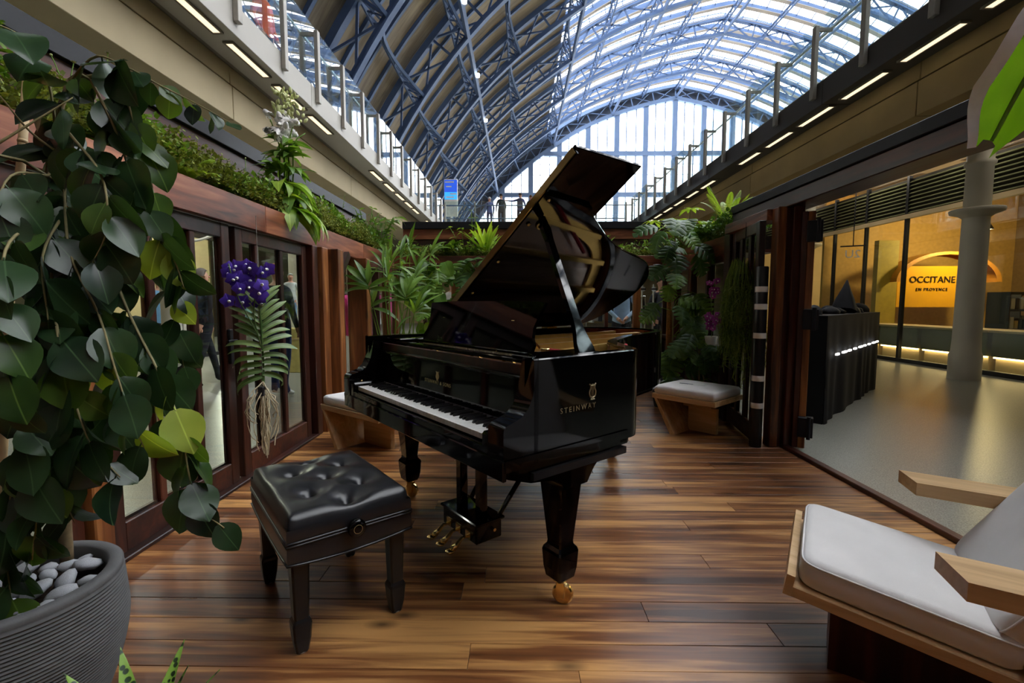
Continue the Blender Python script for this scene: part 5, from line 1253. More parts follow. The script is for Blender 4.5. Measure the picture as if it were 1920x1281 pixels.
# ---- tall white-flowered plant standing in the trough
fw_ = thing('white_flower_plant', 'tall plant with white flower spike and drooping leaves over the beam', 'flower', (-1.9, 3.84, 1.84))
lv = [blade(0.24, 0.075, lance, 8, 0.25, d, 0.03, stalk=0.02).mesh('leaf', M['leaf_mid'], True) for d in (0.6, 1.1, 1.7)]
lv2 = [blade(0.26, 0.085, lance, 8, 0.25, d, 0.04, stalk=0.02).mesh('leaf', M['leaf_lime'], True) for d in (1.2, 1.8)]
stems = [cr([(0, 0, 0), (0.02 * g, 0.03 * g, 0.3), (0.04 * g, 0.02, 0.62), (0.07 * g, 0.05 * g, 0.86 - 0.06 * abs(g))], 3) for g in (-1, 0, 1, 2)]
for s_ in stems: MB().tube(s_, [0.008 - 0.0004 * i for i in range(len(s_))], 6).obj('stem', M['fine'], fw_, True)
for q in range(95):
    s_ = random.choice(stems); i = random.randint(1, 6); a = random.uniform(0, 6.28); low = i < 4
    d = Vector((math.cos(a), math.sin(a), 0.5 if not low else 0.15))
    me = random.choice(lv + (lv2 if low else []))
    inst('leaf', me, fw_, mw=orient(s_[i], d, (0, 0, 1), random.uniform(-.4, .4), random.uniform(0.9, 1.4) * (1.0 if low else 0.7)))
for q in range(16):
    inst('leaf', random.choice(lv2), fw_, mw=orient((0.05 + random.uniform(-.02, .05), random.uniform(-0.1, 0.1), 0.06), (1.0, random.uniform(-.6, .6), random.uniform(-0.2, 0.3)), (0, 0, 1), random.uniform(-.4, .4), random.uniform(1.0, 1.4)))
def bell():
    m = MB(); m.lathe([(0.002, 0), (0.009, 0.006), (0.012, 0.02), (0.013, 0.028)], 8)
    for q in range(5):
        bl = blade(0.018, 0.014, ov, 3, 0.1, -0.8, cols=(-1, 0, 1)); T = Matrix.Rotation(q * 1.2566, 4, 'Z') @ Matrix.Translation((0, 0.011, 0.026)) @ Matrix.Rotation(0.7, 4, 'X'); m.add([T @ Vector(v) for v in bl.v], bl.f)
    return m.mesh('blossom', M['whitepetal'], True)
bm_ = bell(); bud = MB().lathe([(0, 0), (0.007, 0.006), (0.009, 0.016), (0.006, 0.028), (0, 0.034)], 8).mesh('bud', M['bud'], True)
for q in range(46):
    a = random.uniform(0, 6.28); h = random.uniform(0.66, 0.86); r_ = 0.03 + random.random() * 0.11
    inst('blossom', bm_, fw_, mw=orient((0.0 + r_ * math.cos(a), r_ * math.sin(a), h), (0, 0, 1), (0, 1, 0)) @ Matrix.Rotation(random.uniform(0.7, 2.2), 4, (math.cos(a + 1.57), math.sin(a + 1.57), 0)) @ Matrix.Diagonal((1.8, 1.8, 1.8, 1)))
for q in range(80):
    a = random.uniform(0, 6.28); h = random.uniform(0.80, 1.04); r_ = 0.01 + random.random() * 0.14 * (1.15 - (h - 0.80) * 3)
    inst('bud', bud, fw_, (0.02 + r_ * math.cos(a), 0.03 + r_ * math.sin(a), h), (random.uniform(-.8, .8), random.uniform(-.8, .8), 0), random.uniform(1.1, 1.7))

# ---- ferns, cycad and other clumps
def frond_mesh(L, pairs, ll, lw, mat, arch=0.9, name='frond'):
    m = MB(); pts = []
    for i in range(13):
        t = i / 12; a = arch * t; pts.append(Vector((0, L * t * (1 - 0.25 * t), L * (0.75 * t - 0.75 * arch * t * t))))
    m.tube(pts, [0.003 * (1 - 0.7 * i / 12) for i in range(13)], 4, False)
    for q in range(pairs):
        t = 0.12 + 0.86 * q / pairs; i = t * 12; p = pts[int(i)].lerp(pts[min(12, int(i) + 1)], i % 1); d = (pts[min(12, int(i) + 1)] - pts[int(i)]).normalized()
        l_ = ll * math.sin(math.pi * min(1, 0.18 + 0.8 * t)) ** 0.8
        for g in (-1, 1):
            T = orient(p, Vector((g, 0, 0)) + d * 0.5 + Vector((0, 0, -0.12)), (0, -0.2, 1)); bl = blade(l_, lw, lance, 3, 0.05, 0.3, cols=(-1, 0, 1)); m.add([T @ Vector(v) for v in bl.v], bl.f)
    return m.mesh(name, mat, True)
def clump(name, label, cat, loc, meshes, n, tilt, sc=(0.8, 1.15), part='frond', group=None, a0=0, a1=6.283):
    t = thing(name, label, cat, loc, 0, group)
    for q in range(n):
        a = a0 + (a1 - a0) * q / n + random.uniform(-.25, .25)
        inst(part, random.choice(meshes), t, mw=Matrix.Rotation(a, 4, 'Z') @ Matrix.Rotation(random.uniform(*tilt), 4, 'X') @ Matrix.Diagonal((*[random.uniform(*sc)] * 3, 1)))
    return t
fr_g = [frond_mesh(0.34, 16, 0.07, 0.022, M['leaf_mid'], a) for a in (0.7, 1.1)]
fr_l = [frond_mesh(0.5, 26, 0.05, 0.013, M['leaf_lime'], a) for a in (0.35, 0.6)]
fr_s = [frond_mesh(0.24, 14, 0.05, 0.018, M['leaf_lime'], a) for a in (0.8, 1.2)]
clump('cycad', 'bright lime green cycad in the back trough left of the piano lid', 'plant', (-0.5, 7.0, 1.88), [blade(0.44, 0.055, strap, 8, 0.25, d, 0.0).mesh('frond', M['leaf_lime'], True) for d in (0.25, 0.55, 0.8)], 22, (0.75, 1.35), (0.95, 1.25))
clump('fern', 'bushy fern in the back trough left of the cycad', 'fern', (-1.05, 7.0, 1.87), fr_g, 14, (0.1, 0.8), (0.8, 1.2))
clump('fern', 'small fern beside the daisies in the left trough', 'fern', (-1.93, 2.75, 1.88), fr_s, 10, (0.1, 0.8), (0.8, 1.2))
clump('fern', 'bright fern arching over the right trough corner', 'fern', (2.15, 4.95, 2.0), fr_l, 12, (-0.1, 0.6), (0.8, 1.1))
clump('fern', 'fern hanging below the bright fern at the right corner', 'fern', (2.05, 5.5, 1.92), fr_g, 12, (-0.3, 0.5), (0.9, 1.4))
clump('fern', 'fern in the back trough right of the piano lid', 'fern', (1.25, 7.0, 1.87), fr_l, 9, (0.3, 0.9), (0.6, 0.9))
def leafy(name, label, cat, loc, H, n, lm, spread, mat='fine', nst=3, part='leaf', lean=0.1, sc=(0.7, 1.1)):
    t = thing(name, label, cat, loc)
    for s_ in range(nst):
        a = random.uniform(0, 6.28); P = cr([(0, 0, 0), (lean * 0.3 * math.cos(a), lean * 0.3 * math.sin(a), H * 0.4), (lean * math.cos(a), lean * math.sin(a), H * random.uniform(0.75, 1.0))], 4)
        MB().tube(P, 0.005, 5).obj('stem', M[mat], t, True)
        for q in range(n // nst):
            p = P[random.randint(2, len(P) - 1)]; b = random.uniform(0, 6.28)
            inst(part, random.choice(lm), t, mw=orient(p, (math.cos(b), math.sin(b), random.uniform(-0.2, 0.7)), (0, 0, 1), random.uniform(-.4, .4), random.uniform(*sc) * spread))
    return t
l_sm = [blade(0.09, 0.04, lance, 5, 0.15, d, 0.02, stalk=0.01).mesh('leaf', M['leaf_mid'], True) for d in (0.4, 0.9)]
l_li = [blade(0.1, 0.045, lance, 5, 0.15, d, 0.02, stalk=0.01).mesh('leaf', M['leaf_lime'], True) for d in (0.4, 0.9)]
leafy('climbing_vine', 'slender climbing vine rising above the back trough', 'plant', (-0.68, 7.05, 1.86), 0.72, 50, l_sm, 0.55, nst=2, lean=0.04)
leafy('leafy_shrub', 'branching leafy shrub beside the cycad', 'plant', (-0.82, 7.0, 1.86), 0.45, 40, l_li, 0.9, nst=4, lean=0.2)
leafy('leafy_shrub', 'variegated small shrub touching the piano lid edge', 'plant', (-0.15, 7.0, 1.86), 0.36, 60, l_sm, 0.6, nst=5, lean=0.16)
leafy('leafy_shrub', 'dense small-leaved shrub behind the lid tail', 'plant', (0.9, 7.0, 1.86), 0.3, 60, l_li, 0.6, nst=6, lean=0.25)
leafy('leafy_shrub', 'flowering shrub at the far end of the left trough', 'plant', (-1.9, 5.9, 1.86), 0.55, 60, l_sm, 0.9, nst=4, lean=0.16)
leafy('leafy_shrub', 'broad-leaved bush at the far end of the left trough', 'plant', (-1.85, 6.3, 1.86), 0.5, 60, [blade(0.2, 0.06, lance, 6, 0.2, d, 0.02, stalk=0.02).mesh('leaf', M['leaf_mid'], True) for d in (0.6, 1.2)], 0.9, nst=6, lean=0.2)
leafy('leafy_shrub', 'dark leafy shrub hidden among daisies in the left trough', 'plant', (-1.95, 2.45, 1.86), 0.22, 40, l_sm, 0.8, nst=5, lean=0.14)

# ---- palm with upright stems behind the keyboard
palm = thing('potted_palm', 'tall palm with slim upright stems behind the bass end of the piano', 'palm', (-1.45, 5.25, 0))
MB().lathe([(0.13, 0), (0.17, 0.3), (0.175, 0.32), (0.155, 0.32), (0.15, 0.28), (0, 0.28)], 24).obj('pot', M['basket'] if 'basket' in M else plain('ochre_basket', srgb(150, 112, 60), 0.8, bump=0.4, bscale=120), palm, True)
plf = [blade(0.42, 0.05, lance, 8, 0.25, d, 0.0).mesh('leaflet', M['leaf_mid'], True) for d in (0.5, 0.9, 1.3)]
plb = [blade(0.40, 0.10, lance, 8, 0.3, d, 0.02).mesh('leaflet', M['leaf_mid'], True) for d in (0.4, 0.9)]
for q, (dx, dy, hz) in enumerate(((-0.22, -0.1, 1.42), (-0.1, 0.1, 1.62), (0.02, -0.12, 1.50), (0.16, 0.08, 1.30), (0.3, -0.05, 1.12), (0.08, 0.2, 1.75), (-0.28, 0.15, 1.2), (0.24, 0.22, 1.5))):
    P = cr([(dx * 0.15, dy * 0.15, 0.28), (dx * 0.45, dy * 0.4, hz * 0.55), (dx, dy, hz)], 5)
    MB().tube(P, [0.011 - 0.0006 * i for i in range(len(P))], 6).obj('stem', M['fine'], palm, True)
    d0 = (P[-1] - P[-2]).normalized()
    for k in range(9):
        a = -1.5 + 3.0 * k / 8 + random.uniform(-.15, .15)
        sidev = Vector((math.cos(q), math.sin(q), 0)); d = d0 * math.cos(a) + sidev * math.sin(a) + Vector((dx, dy, 0)) * 0.8
        inst('leaflet', random.choice(plf if q % 3 else plb), palm, mw=orient(P[-1] - d0 * 0.02 * abs(k - 4), d, (random.uniform(-.3, .3), -0.6, 0.8), random.uniform(-.3, .3), random.uniform(0.65, 1.0)))
palm2 = thing('potted_palm', 'bushy palm behind the tall palm at the left corner', 'palm', (-1.45, 6.15, 0))
MB().lathe([(0.12, 0), (0.15, 0.28), (0.13, 0.28), (0.0, 0.26)], 20).obj('pot', M['blackpot'], palm2, True)
for q, (dx, dy, hz) in enumerate(((-0.2, -0.1, 1.75), (0.0, 0.1, 1.95), (0.15, -0.12, 1.65), (-0.1, -0.15, 1.35), (0.3, 0.0, 1.85), (0.2, 0.1, 1.3))):
    P = cr([(dx * 0.15, dy * 0.15, 0.26), (dx * 0.45, dy * 0.4, hz * 0.55), (dx, dy, hz)], 5)
    MB().tube(P, [0.010 - 0.0005 * i for i in range(len(P))], 6).obj('stem', M['fine'], palm2, True)
    d0 = (P[-1] - P[-2]).normalized()
    for k in range(10):
        a = -1.5 + 3.0 * k / 9 + random.uniform(-.15, .15)
        sidev = Vector((math.cos(q * 2), math.sin(q * 2), 0)); d = d0 * math.cos(a) + sidev * math.sin(a) + Vector((dx, dy, 0)) * 0.6
        inst('leaflet', random.choice(plf), palm2, mw=orient(P[-1] - d0 * 0.02 * abs(k - 4), d, (random.uniform(-.3, .3), -0.6, 0.8), random.uniform(-.3, .3), random.uniform(0.6, 0.95)))
grassy = [blade(0.3, 0.014, strap, 8, 0.1, d, 0).mesh('leaf', M['leaf_lime'], True) for d in (1.2, 1.7, 2.2)]
clump('spider_plant', 'lime spider plant arching behind the music desk', 'plant', (-0.95, 5.6, 1.0), grassy, 26, (0.5, 1.3), (0.7, 1.1), 'leaf')
pot2 = thing('plant_stand', 'dark plant stand under the spider plant', 'stand', (-0.95, 5.6, 0))
MB().box(-0.12, 0.12, -0.12, 0.12, 0, 0.74, bev=0.01).obj('column', M['darkwall'], pot2); MB().lathe([(0.07, 0.74), (0.11, 0.98), (0.115, 1.0), (0.1, 1.0), (0.0, 0.97)], 20).obj('pot', M['blackpot'], pot2, True)

# ---- split-leaf climbers
def monstera(L, Wd, mat, lobes=5, droop=0.5):
    m = MB(); vs = []; fs = []; n = lobes * 8
    for g in (-1, 1):
        o = len(vs)
        for i in range(n + 1):
            t = i / n; a = droop * t; y = L * t * math.sin(max(a, 1e-3)) / max(a, 1e-3); z = -L * t * (1 - math.cos(a)) / max(a, 1e-3)
            w_ = Wd / 2 * ov2(t); ph = (t * lobes) % 1.0; cut = 0.25 + 0.75 * min(1, abs(math.sin(math.pi * ph)) * 1.5) if 0.1 < t < 0.95 else 1.0
            w_ *= cut; sw = w_ * 0.35
            vs.append((0, y, z)); vs.append((g * w_ * 0.5, y + sw * 0.5, z + w_ * 0.10)); vs.append((g * w_, y + sw, z + w_ * 0.02 - w_ * w_ * 1.2))
        for i in range(n):
            for j in range(2):
                q = (o + i * 3 + j, o + i * 3 + j + 1, o + (i + 1) * 3 + j + 1, o + (i + 1) * 3 + j); fs.append(q if g > 0 else q[::-1])
    m.add(vs, fs); return m.mesh('leaf', mat, True)
mo_d = [monstera(0.30, 0.30, M['leaf_mon'], 5, d) for d in (0.5, 0.9)]; mo_m = [monstera(0.28, 0.27, M['leaf_mid'], 5, d) for d in (0.4, 0.9)]
he_m = [blade(0.24, 0.19, ov2, 8, 0.18, d, 0.03).mesh('leaf', M['leaf_mid'], True) for d in (0.5, 0.9)]
he_l = [blade(0.24, 0.19, ov2, 8, 0.18, d, 0.03).mesh('leaf', M['leaf_lime'], True) for d in (0.5, 0.9)]
def climber(name, label, loc, spine, leaves, meshes, up, pole=None, group=None, sc=(0.7, 1.1), face=(0, -1, 0)):
    t = thing(name, label, 'plant', loc, 0, group)
    c = cr(spine, 5); MB().tube(c, 0.008, 6).obj('stem', M['twig'], t, True)
    if pole: MB().tube(pole, 0.038, 10).obj('moss_pole', plain('coir_pole', srgb(132, 92, 46), 0.9, bump=0.6, bscale=90, var=0.3, scale=60), t, True)
    for q in range(leaves):
        p = c[int(random.random() * (len(c) - 1))]; a = random.uniform(-1.35, 1.35); F = Vector(face); sd = F.cross(Vector((0, 0, 1)))
        out = (F * math.cos(a) + sd * math.sin(a)); pet = out * random.uniform(0.06, 0.26) + Vector((0, 0, random.uniform(-.02, .14)))
        MB().tube([p, p + pet * 0.6 + Vector((0, 0, 0.03)), p + pet], 0.0035, 5, False).obj('petiole', M['fine'], t, True)
        d = out * 0.6 + Vector((0, 0, random.uniform(-1.1, 0.1)))
        inst('leaf', random.choice(meshes), t, mw=orient(p + pet, d, F * 0.7 + Vector((random.uniform(-.3, .3), 0, 0.7)), random.uniform(-.4, .4), random.uniform(*sc)))
    return t
climber('climbing_monstera', 'split-leaf climber on a brown coir pole behind the right bench', (1.72, 5.35, 0), [(0, 0, 0.3), (0.02, -0.05, 0.8), (0.0, -0.06, 1.3), (0.02, -0.05, 1.75), (0.0, -0.1, 2.0)], 40, mo_d + mo_m, None, [(0, 0, 0.28), (0, 0, 1.72)])
t = thing('black_pot', 'black plastic pot under the split-leaf climber', 'pot', (1.72, 5.35, 0))
MB().lathe([(0.15, 0), (0.19, 0.27), (0.2, 0.28), (0.2, 0.30), (0.18, 0.30), (0.17, 0.26), (0, 0.26)], 24).obj('body', M['blackpot'], t, True); MB().lathe([(0, 0.27), (0.17, 0.262)], 20).obj('soil', M['soil'], t)
climber('philodendron', 'broad-leaved climber on the back wall left of the music desk', (-1.15, 6.55, 0), [(0, 0, 0.27), (0.05, -0.05, 0.95), (-0.05, 0, 1.35), (0, 0, 1.75)], 84, he_m + he_l + mo_m, None)
t = thing('black_pot', 'black plastic pot under the broad-leaved climber', 'pot', (-1.15, 6.55, 0))
MB().lathe([(0.12, 0), (0.15, 0.27), (0.14, 0.28), (0, 0.26)], 24).obj('body', M['blackpot'], t, True); MB().lathe([(0, 0.275), (0.14, 0.27)], 20).obj('soil', M['soil'], t)
climber('monstera', 'split-leaf plant hanging from the back trough by the window', (-0.75, 6.75, 0), [(0.15, -0.05, 1.75), (0.2, -0.08, 1.5), (0.22, -0.08, 1.2)], 26, mo_d + mo_m, None, sc=(0.9, 1.3))
climber('philodendron', 'dark split leaves low behind the right bench', (1.95, 5.0, 0), [(0, 0, 0.3), (0, 0.05, 0.55), (-0.02, 0, 0.8)], 16, mo_d, None, sc=(0.6, 0.9))
um = [blade(0.17, 0.075, lance, 6, 0.2, d, 0.02, stalk=0.02).mesh('leaflet', M['leaf_lime'], True) for d in (0.5, 0.9)]
ut = thing('umbrella_plant', 'umbrella plant with lime leaf whorls above the right trough', 'plant', (1.98, 5.6, 1.86))
for (hx, hy, hz) in ((0.02, -0.02, 0.42), (0.14, 0.08, 0.30), (-0.2, -0.05, 0.22), (-0.35, 0.1, 0.30), (0.2, -0.2, 0.22), (-0.05, 0.2, 0.34), (-0.3, -0.2, 0.12)):
    MB().tube(cr([(0, 0, -0.02), (hx * 0.4, hy * 0.4, hz * 0.5), (hx, hy, hz)], 4), 0.005, 5).obj('stem', M['twig'], ut, True)
    for k in range(8):
        a = k * 0.785 + random.uniform(-.2, .2); inst('leaflet', random.choice(um), ut, mw=orient((hx, hy, hz), (math.cos(a), math.sin(a), random.uniform(-0.2, 0.35)), (0, 0, 1), 0, random.uniform(0.7, 1.1)))

# ---- trailing plant in a hanging pot
rh = thing('trailing_cactus', 'dense trailing plant in a hanging pot beside the banded pole', 'plant', (2.02, 4.25, 0))
MB().lathe([(0.07, 1.28), (0.11, 1.42), (0.115, 1.44), (0.1, 1.44), (0, 1.40)], 20).obj('pot', M['blackpot'], rh, True)
MB().tube([(0, 0, 1.42), (0, 0, 1.9)], 0.003, 5).obj('hanger', M['darkmetal'], rh)
m = MB()
for q in range(360):
    a = random.uniform(0, 6.283); r0 = 0.10 * math.sqrt(random.random()); x, y = r0 * math.cos(a), r0 * math.sin(a)
    r1 = 0.10 + 0.055 * random.random(); L_ = random.uniform(0.35, 0.85) * (1.15 if math.cos(a) > 0 else 0.95)
    P = [(x, y, 1.43), (x + 0.4 * (r1 * math.cos(a) - x), y + 0.4 * (r1 * math.sin(a) - y), 1.47 + random.uniform(-.02, .12)), (r1 * math.cos(a), r1 * math.sin(a), 1.40)]
    z = 1.40; px, py = r1 * math.cos(a), r1 * math.sin(a)
    for k in range(7): z -= L_ / 7; px += random.uniform(-.026, .026); py += random.uniform(-.026, .026); P.append((px, py, z))
    m.tube(P, 0.0024, 3, False)
    for k in range(3, 10):
        if random.random() < 0.95:
            b = Vector(P[k]); e = b + Vector((random.uniform(-.055, .055), random.uniform(-.055, .055), random.uniform(-.05, 0.02))); m.bar(b, e, 0.004, 0.003)
stuff(m.obj('trailing_stems', M['trail'], rh))

# ---- hanging violet orchid by the left doors
orc = thing('hanging_orchid', 'hanging violet orchid with long strap leaves and bare roots', 'orchid', (-1.62, 2.9, 0))
MB().tube([(0, 0.0, 1.72), (0.0, 0, 1.45), (0, 0, 0.66)], 0.002, 5).obj('wire', M['alu'], orc)
MB().tube(cr([(0, 0, 0.64), (0.0, 0.01, 0.8), (0.005, 0, 1.0), (0.0, 0.0, 1.2)], 4), [0.011 - 0.0005 * i for i in range(13)], 8).obj('stem', M['orchleaf'], orc, True)
ol = [blade(0.25, 0.040, strap, 9, 0.3, d, 0).mesh('leaf', M['orchleaf'], True) for d in (0.9, 1.3, 1.8)]
view = Vector((0.87, 0.49, 0))            # leaf ranks spread across the pane
for q in range(13):
    z = 0.72 + q * 0.038
    for g in (-1, 1):
        lift = -0.1 + 0.13 * q; d = view * g + Vector((random.uniform(-.2, .2), random.uniform(-.2, .2), lift))
        inst('leaf', ol[2 if q < 4 else (1 if q < 8 else 0)], orc, mw=orient((0, 0, z + (0.018 if g > 0 else 0)), d, (0.5, -0.9, 0.75), random.uniform(-.25, .25), 1.05 - 0.025 * q + random.uniform(-.08, .08)))
MB().tube(cr([(0, 0, 0.9), (-0.02, -0.03, 1.1), (0.0, -0.04, 1.25), (0.01, -0.03, 1.42)], 4), 0.0035, 6).obj('flower_stem', M['orchleaf'], orc, True)
MB().tube(cr([(0, 0, 0.95), (-0.05, -0.06, 1.12), (-0.09, -0.09, 1.25), (-0.12, -0.1, 1.42)], 4), 0.0035, 6).obj('flower_stem', M['orchleaf'], orc, True)
def orchid_flower(mat, s_=1.0):
    m = MB()
    for q, (w_, l_) in enumerate(((0.030, 0.036), (0.036, 0.036), (0.030, 0.034), (0.030, 0.034), (0.036, 0.036))):
        bl = blade(l_, w_, ov, 5, -0.1, 0.35, 0.02); T = Matrix.Rotation(q * 1.2566, 4, 'Y') @ Matrix.Rotation(R(90), 4, 'X') @ Matrix.Diagonal((1, 1, 1, 1)); m.add([T @ Vector(v) for v in bl.v], bl.f)
    m.mi = 1; m.lathe([(0.0, 0.0), (0.006, 0.004), (0.007, 0.012), (0.003, 0.02)], 8, Matrix.Rotation(R(90), 4, 'X')); m.mi = 0
    return m.mesh('flower', [mat, M['whitepetal']], True)
ofm = orchid_flower(M['violet'])
for q in range(26):
    base = (Vector((0.015, -0.04, 1.24)) if q % 2 else Vector((-0.085, -0.07, 1.28))) + Vector((random.uniform(-0.055, 0.055), random.uniform(-0.05, 0.05), random.uniform(-0.10, 0.16)))
    f = Vector((0.45 + random.uniform(-.7, .7), -0.9, random.uniform(-.35, .3)))
    inst('flower', ofm, orc, mw=orient(base, -f, (0, 0, 1), random.uniform(-.6, .6), random.uniform(1.15, 1.55)))
rm = MB()
for q in range(70):
    a = random.uniform(0, 6.28); L_ = random.uniform(0.2, 0.46); x = y = 0.0; z = 0.70 - random.random() * 0.06; P = [(0, 0, z)]; sp = random.uniform(0.005, 0.03) if q % 6 else 0.10
    for k in range(9):
        t_ = (k + 1) / 9; x = sp * math.cos(a) * math.sin(t_ * 2.6) + random.uniform(-.01, .01); y = sp * math.sin(a) * math.sin(t_ * 2.6) + random.uniform(-.01, .01); P.append((x, y, z - L_ * t_))
    rm.tube(P, [0.0036] * 5 + [0.003] * 5, 5, False)
stuff(rm.obj('roots', M['root'], orc, True))
MB().box(-0.02, 0.015, -0.03, 0.0, 0.60, 0.66, bev=0.004).obj('plant_tag', M['darkmetal'], orc)
# ---- magenta orchids by the right window
ofm2 = orchid_flower(M['magenta'])
t = thing('magenta_orchid', 'magenta orchid sprays in front of the right window', 'orchid', (2.03, 4.95, 0))
MB().tube(cr([(0, 0, 0.7), (0.0, -0.02, 1.0), (-0.03, -0.04, 1.25), (0, -0.06, 1.42)], 4), 0.004, 5).obj('stem', M['orchleaf'], t, True)
for q in range(30):
    z = random.uniform(1.20, 1.42) if q % 2 else random.uniform(0.92, 1.08)
    inst('flower', ofm2, t, mw=orient((random.uniform(-.06, .05), random.uniform(-.07, 0.0), z), (0.3 + random.uniform(-.5, .5), 0.9, random.uniform(-.3, .3)), (0, 0, 1), random.uniform(-.6, .6), random.uniform(0.8, 1.1)))
MB().lathe([(0.05, 0.74), (0.065, 0.84), (0.06, 0.84), (0, 0.82)], 16).obj('pot', M['paint'], t, True)

# ---- banana leaf reaching in at upper right
M['banana'] = leafmat('banana_leaf', srgb(58, 104, 20), srgb(120, 168, 40), 0.4, 0.45)
M['film'] = plain('pale_leaf_margin', srgb(236, 238, 242), 0.35, 0, 0.5, 0, 0.06, 30)
bp = thing('banana_plant', 'banana plant with pale-margined leaves reaching in at upper right', 'plant', (2.0, 0.5, 0))
MB().lathe([(0.14, 0), (0.18, 0.3), (0.16, 0.3), (0.0, 0.28)], 20).obj('pot', M['blackpot'], bp, True)
MB().tube([(0, 0, 0.28), (-0.02, 0.02, 1.0), (-0.05, 0.05, 1.6)], [0.045, 0.035, 0.025], 10).obj('stem', M['fine'], bp, True)
def banana(mid, wl, wr, mar, name='leaf'):
    c = cr(mid, 6); n = len(c) - 1; m = MB(); rows = []
    for i, p in enumerate(c):
        t_ = i / n; d = (c[min(i + 1, n)] - c[max(i - 1, 0)]).normalized(); sd = -d.cross(Vector((0.25, -1, 0.15))).normalized()
        w_ = min(1, t_ * 3 + 0.1) * (1 if t_ < 0.8 else max(0.35, 1 - (t_ - 0.8) * 2.8))
        wav = 0.012 * math.sin(t_ * 17)
        row = [p - sd * wl * w_ + Vector((0, 0.04 + wav, -0.02)), p - sd * wl * w_ * (1 - mar) + Vector((0, 0.03 + wav, -0.015)), p - sd * wl * w_ * 0.4 + Vector((0, 0.008, 0)), p, p + sd * wr * w_ * 0.5 + Vector((0, 0.01, 0)), p + sd * wr * w_ + Vector((0, 0.03 - wav, -0.01))]
        rows.append(row)
    k = 6; vs = [q for r_ in rows for q in r_]; 
    for i in range(n):
        for j in range(k - 1):
            m.mi = 1 if j == 0 and mar > 0 else 0
            if not (i == 0 and j == 0): pass
            m.f.append((i * k + j, i * k + j + 1, (i + 1) * k + j + 1, (i + 1) * k + j)); m.m.append(m.mi)
    m.v = [tuple(v) for v in vs]
    o = m.obj(name, [M['banana'], M['film']], bp, True); MB().tube(c, [0.012 - 0.008 * i / n for i in range(n + 1)], 6, False).obj('midrib', M['fine'], o, True)
banana([(-0.05, 0.05, 1.55), (-0.35, 0.25, 1.98), (-0.68, 0.45, 2.02), (-0.86, 0.53, 1.80), (-0.915, 0.56, 1.66), (-0.955, 0.58, 1.54)], 0.080, 0.11, 0.42)
banana([(-0.05, 0.05, 1.55), (-0.3, 0.2, 1.9), (-0.58, 0.42, 1.92), (-0.78, 0.5, 1.75), (-0.83, 0.52, 1.62)], 0.10, 0.14, 0.0)
# ---- spotted leaves at the lower left corner
M['spot'], nt_, p_ = newmat('spotted_leaf')
tc_ = nd(nt_, 'ShaderNodeTexCoord'); vo_ = nd(nt_, 'ShaderNodeTexVoronoi'); vo_.inputs['Scale'].default_value = 55; nt_.links.new(tc_.outputs['Object'], vo_.inputs['Vector'])
cr_ = nd(nt_, 'ShaderNodeValToRGB'); cr_.color_ramp.elements[0].position = 0.32; cr_.color_ramp.elements[0].color = srgb(30, 52, 24); cr_.color_ramp.elements[1].position = 0.42; cr_.color_ramp.elements[1].color = srgb(124, 160, 62)
nt_.links.new(vo_.outputs['Distance'], cr_.inputs['Fac']); nt_.links.new(cr_.outputs['Color'], p_.inputs['Base Color']); p_.inputs['Roughness'].default_value = 0.4
cal = [blade(0.3, 0.045, lance, 9, 0.3, d, 0.03).mesh('leaf', M['spot'], True) for d in (0.15, 0.3)]
t = clump('calathea', 'spotted calathea leaf tips at the bottom left edge', 'plant', (-0.80, 0.90, 0.17), cal, 9, (0.95, 1.4), (0.75, 0.98), 'leaf')
MB().lathe([(0.07, -0.17), (0.10, 0.0), (0.09, 0.0), (0.0, -0.01)], 20).obj('pot', M['blackpot'], t, True)
t = clump('calathea', 'spotted calathea leaf at the left picture edge', 'plant', (-1.16, 0.84, 0.17), cal, 7, (0.95, 1.4), (0.75, 0.98), 'leaf')
MB().lathe([(0.07, -0.17), (0.10, 0.0), (0.09, 0.0), (0.0, -0.01)], 20).obj('pot', M['blackpot'], t, True)

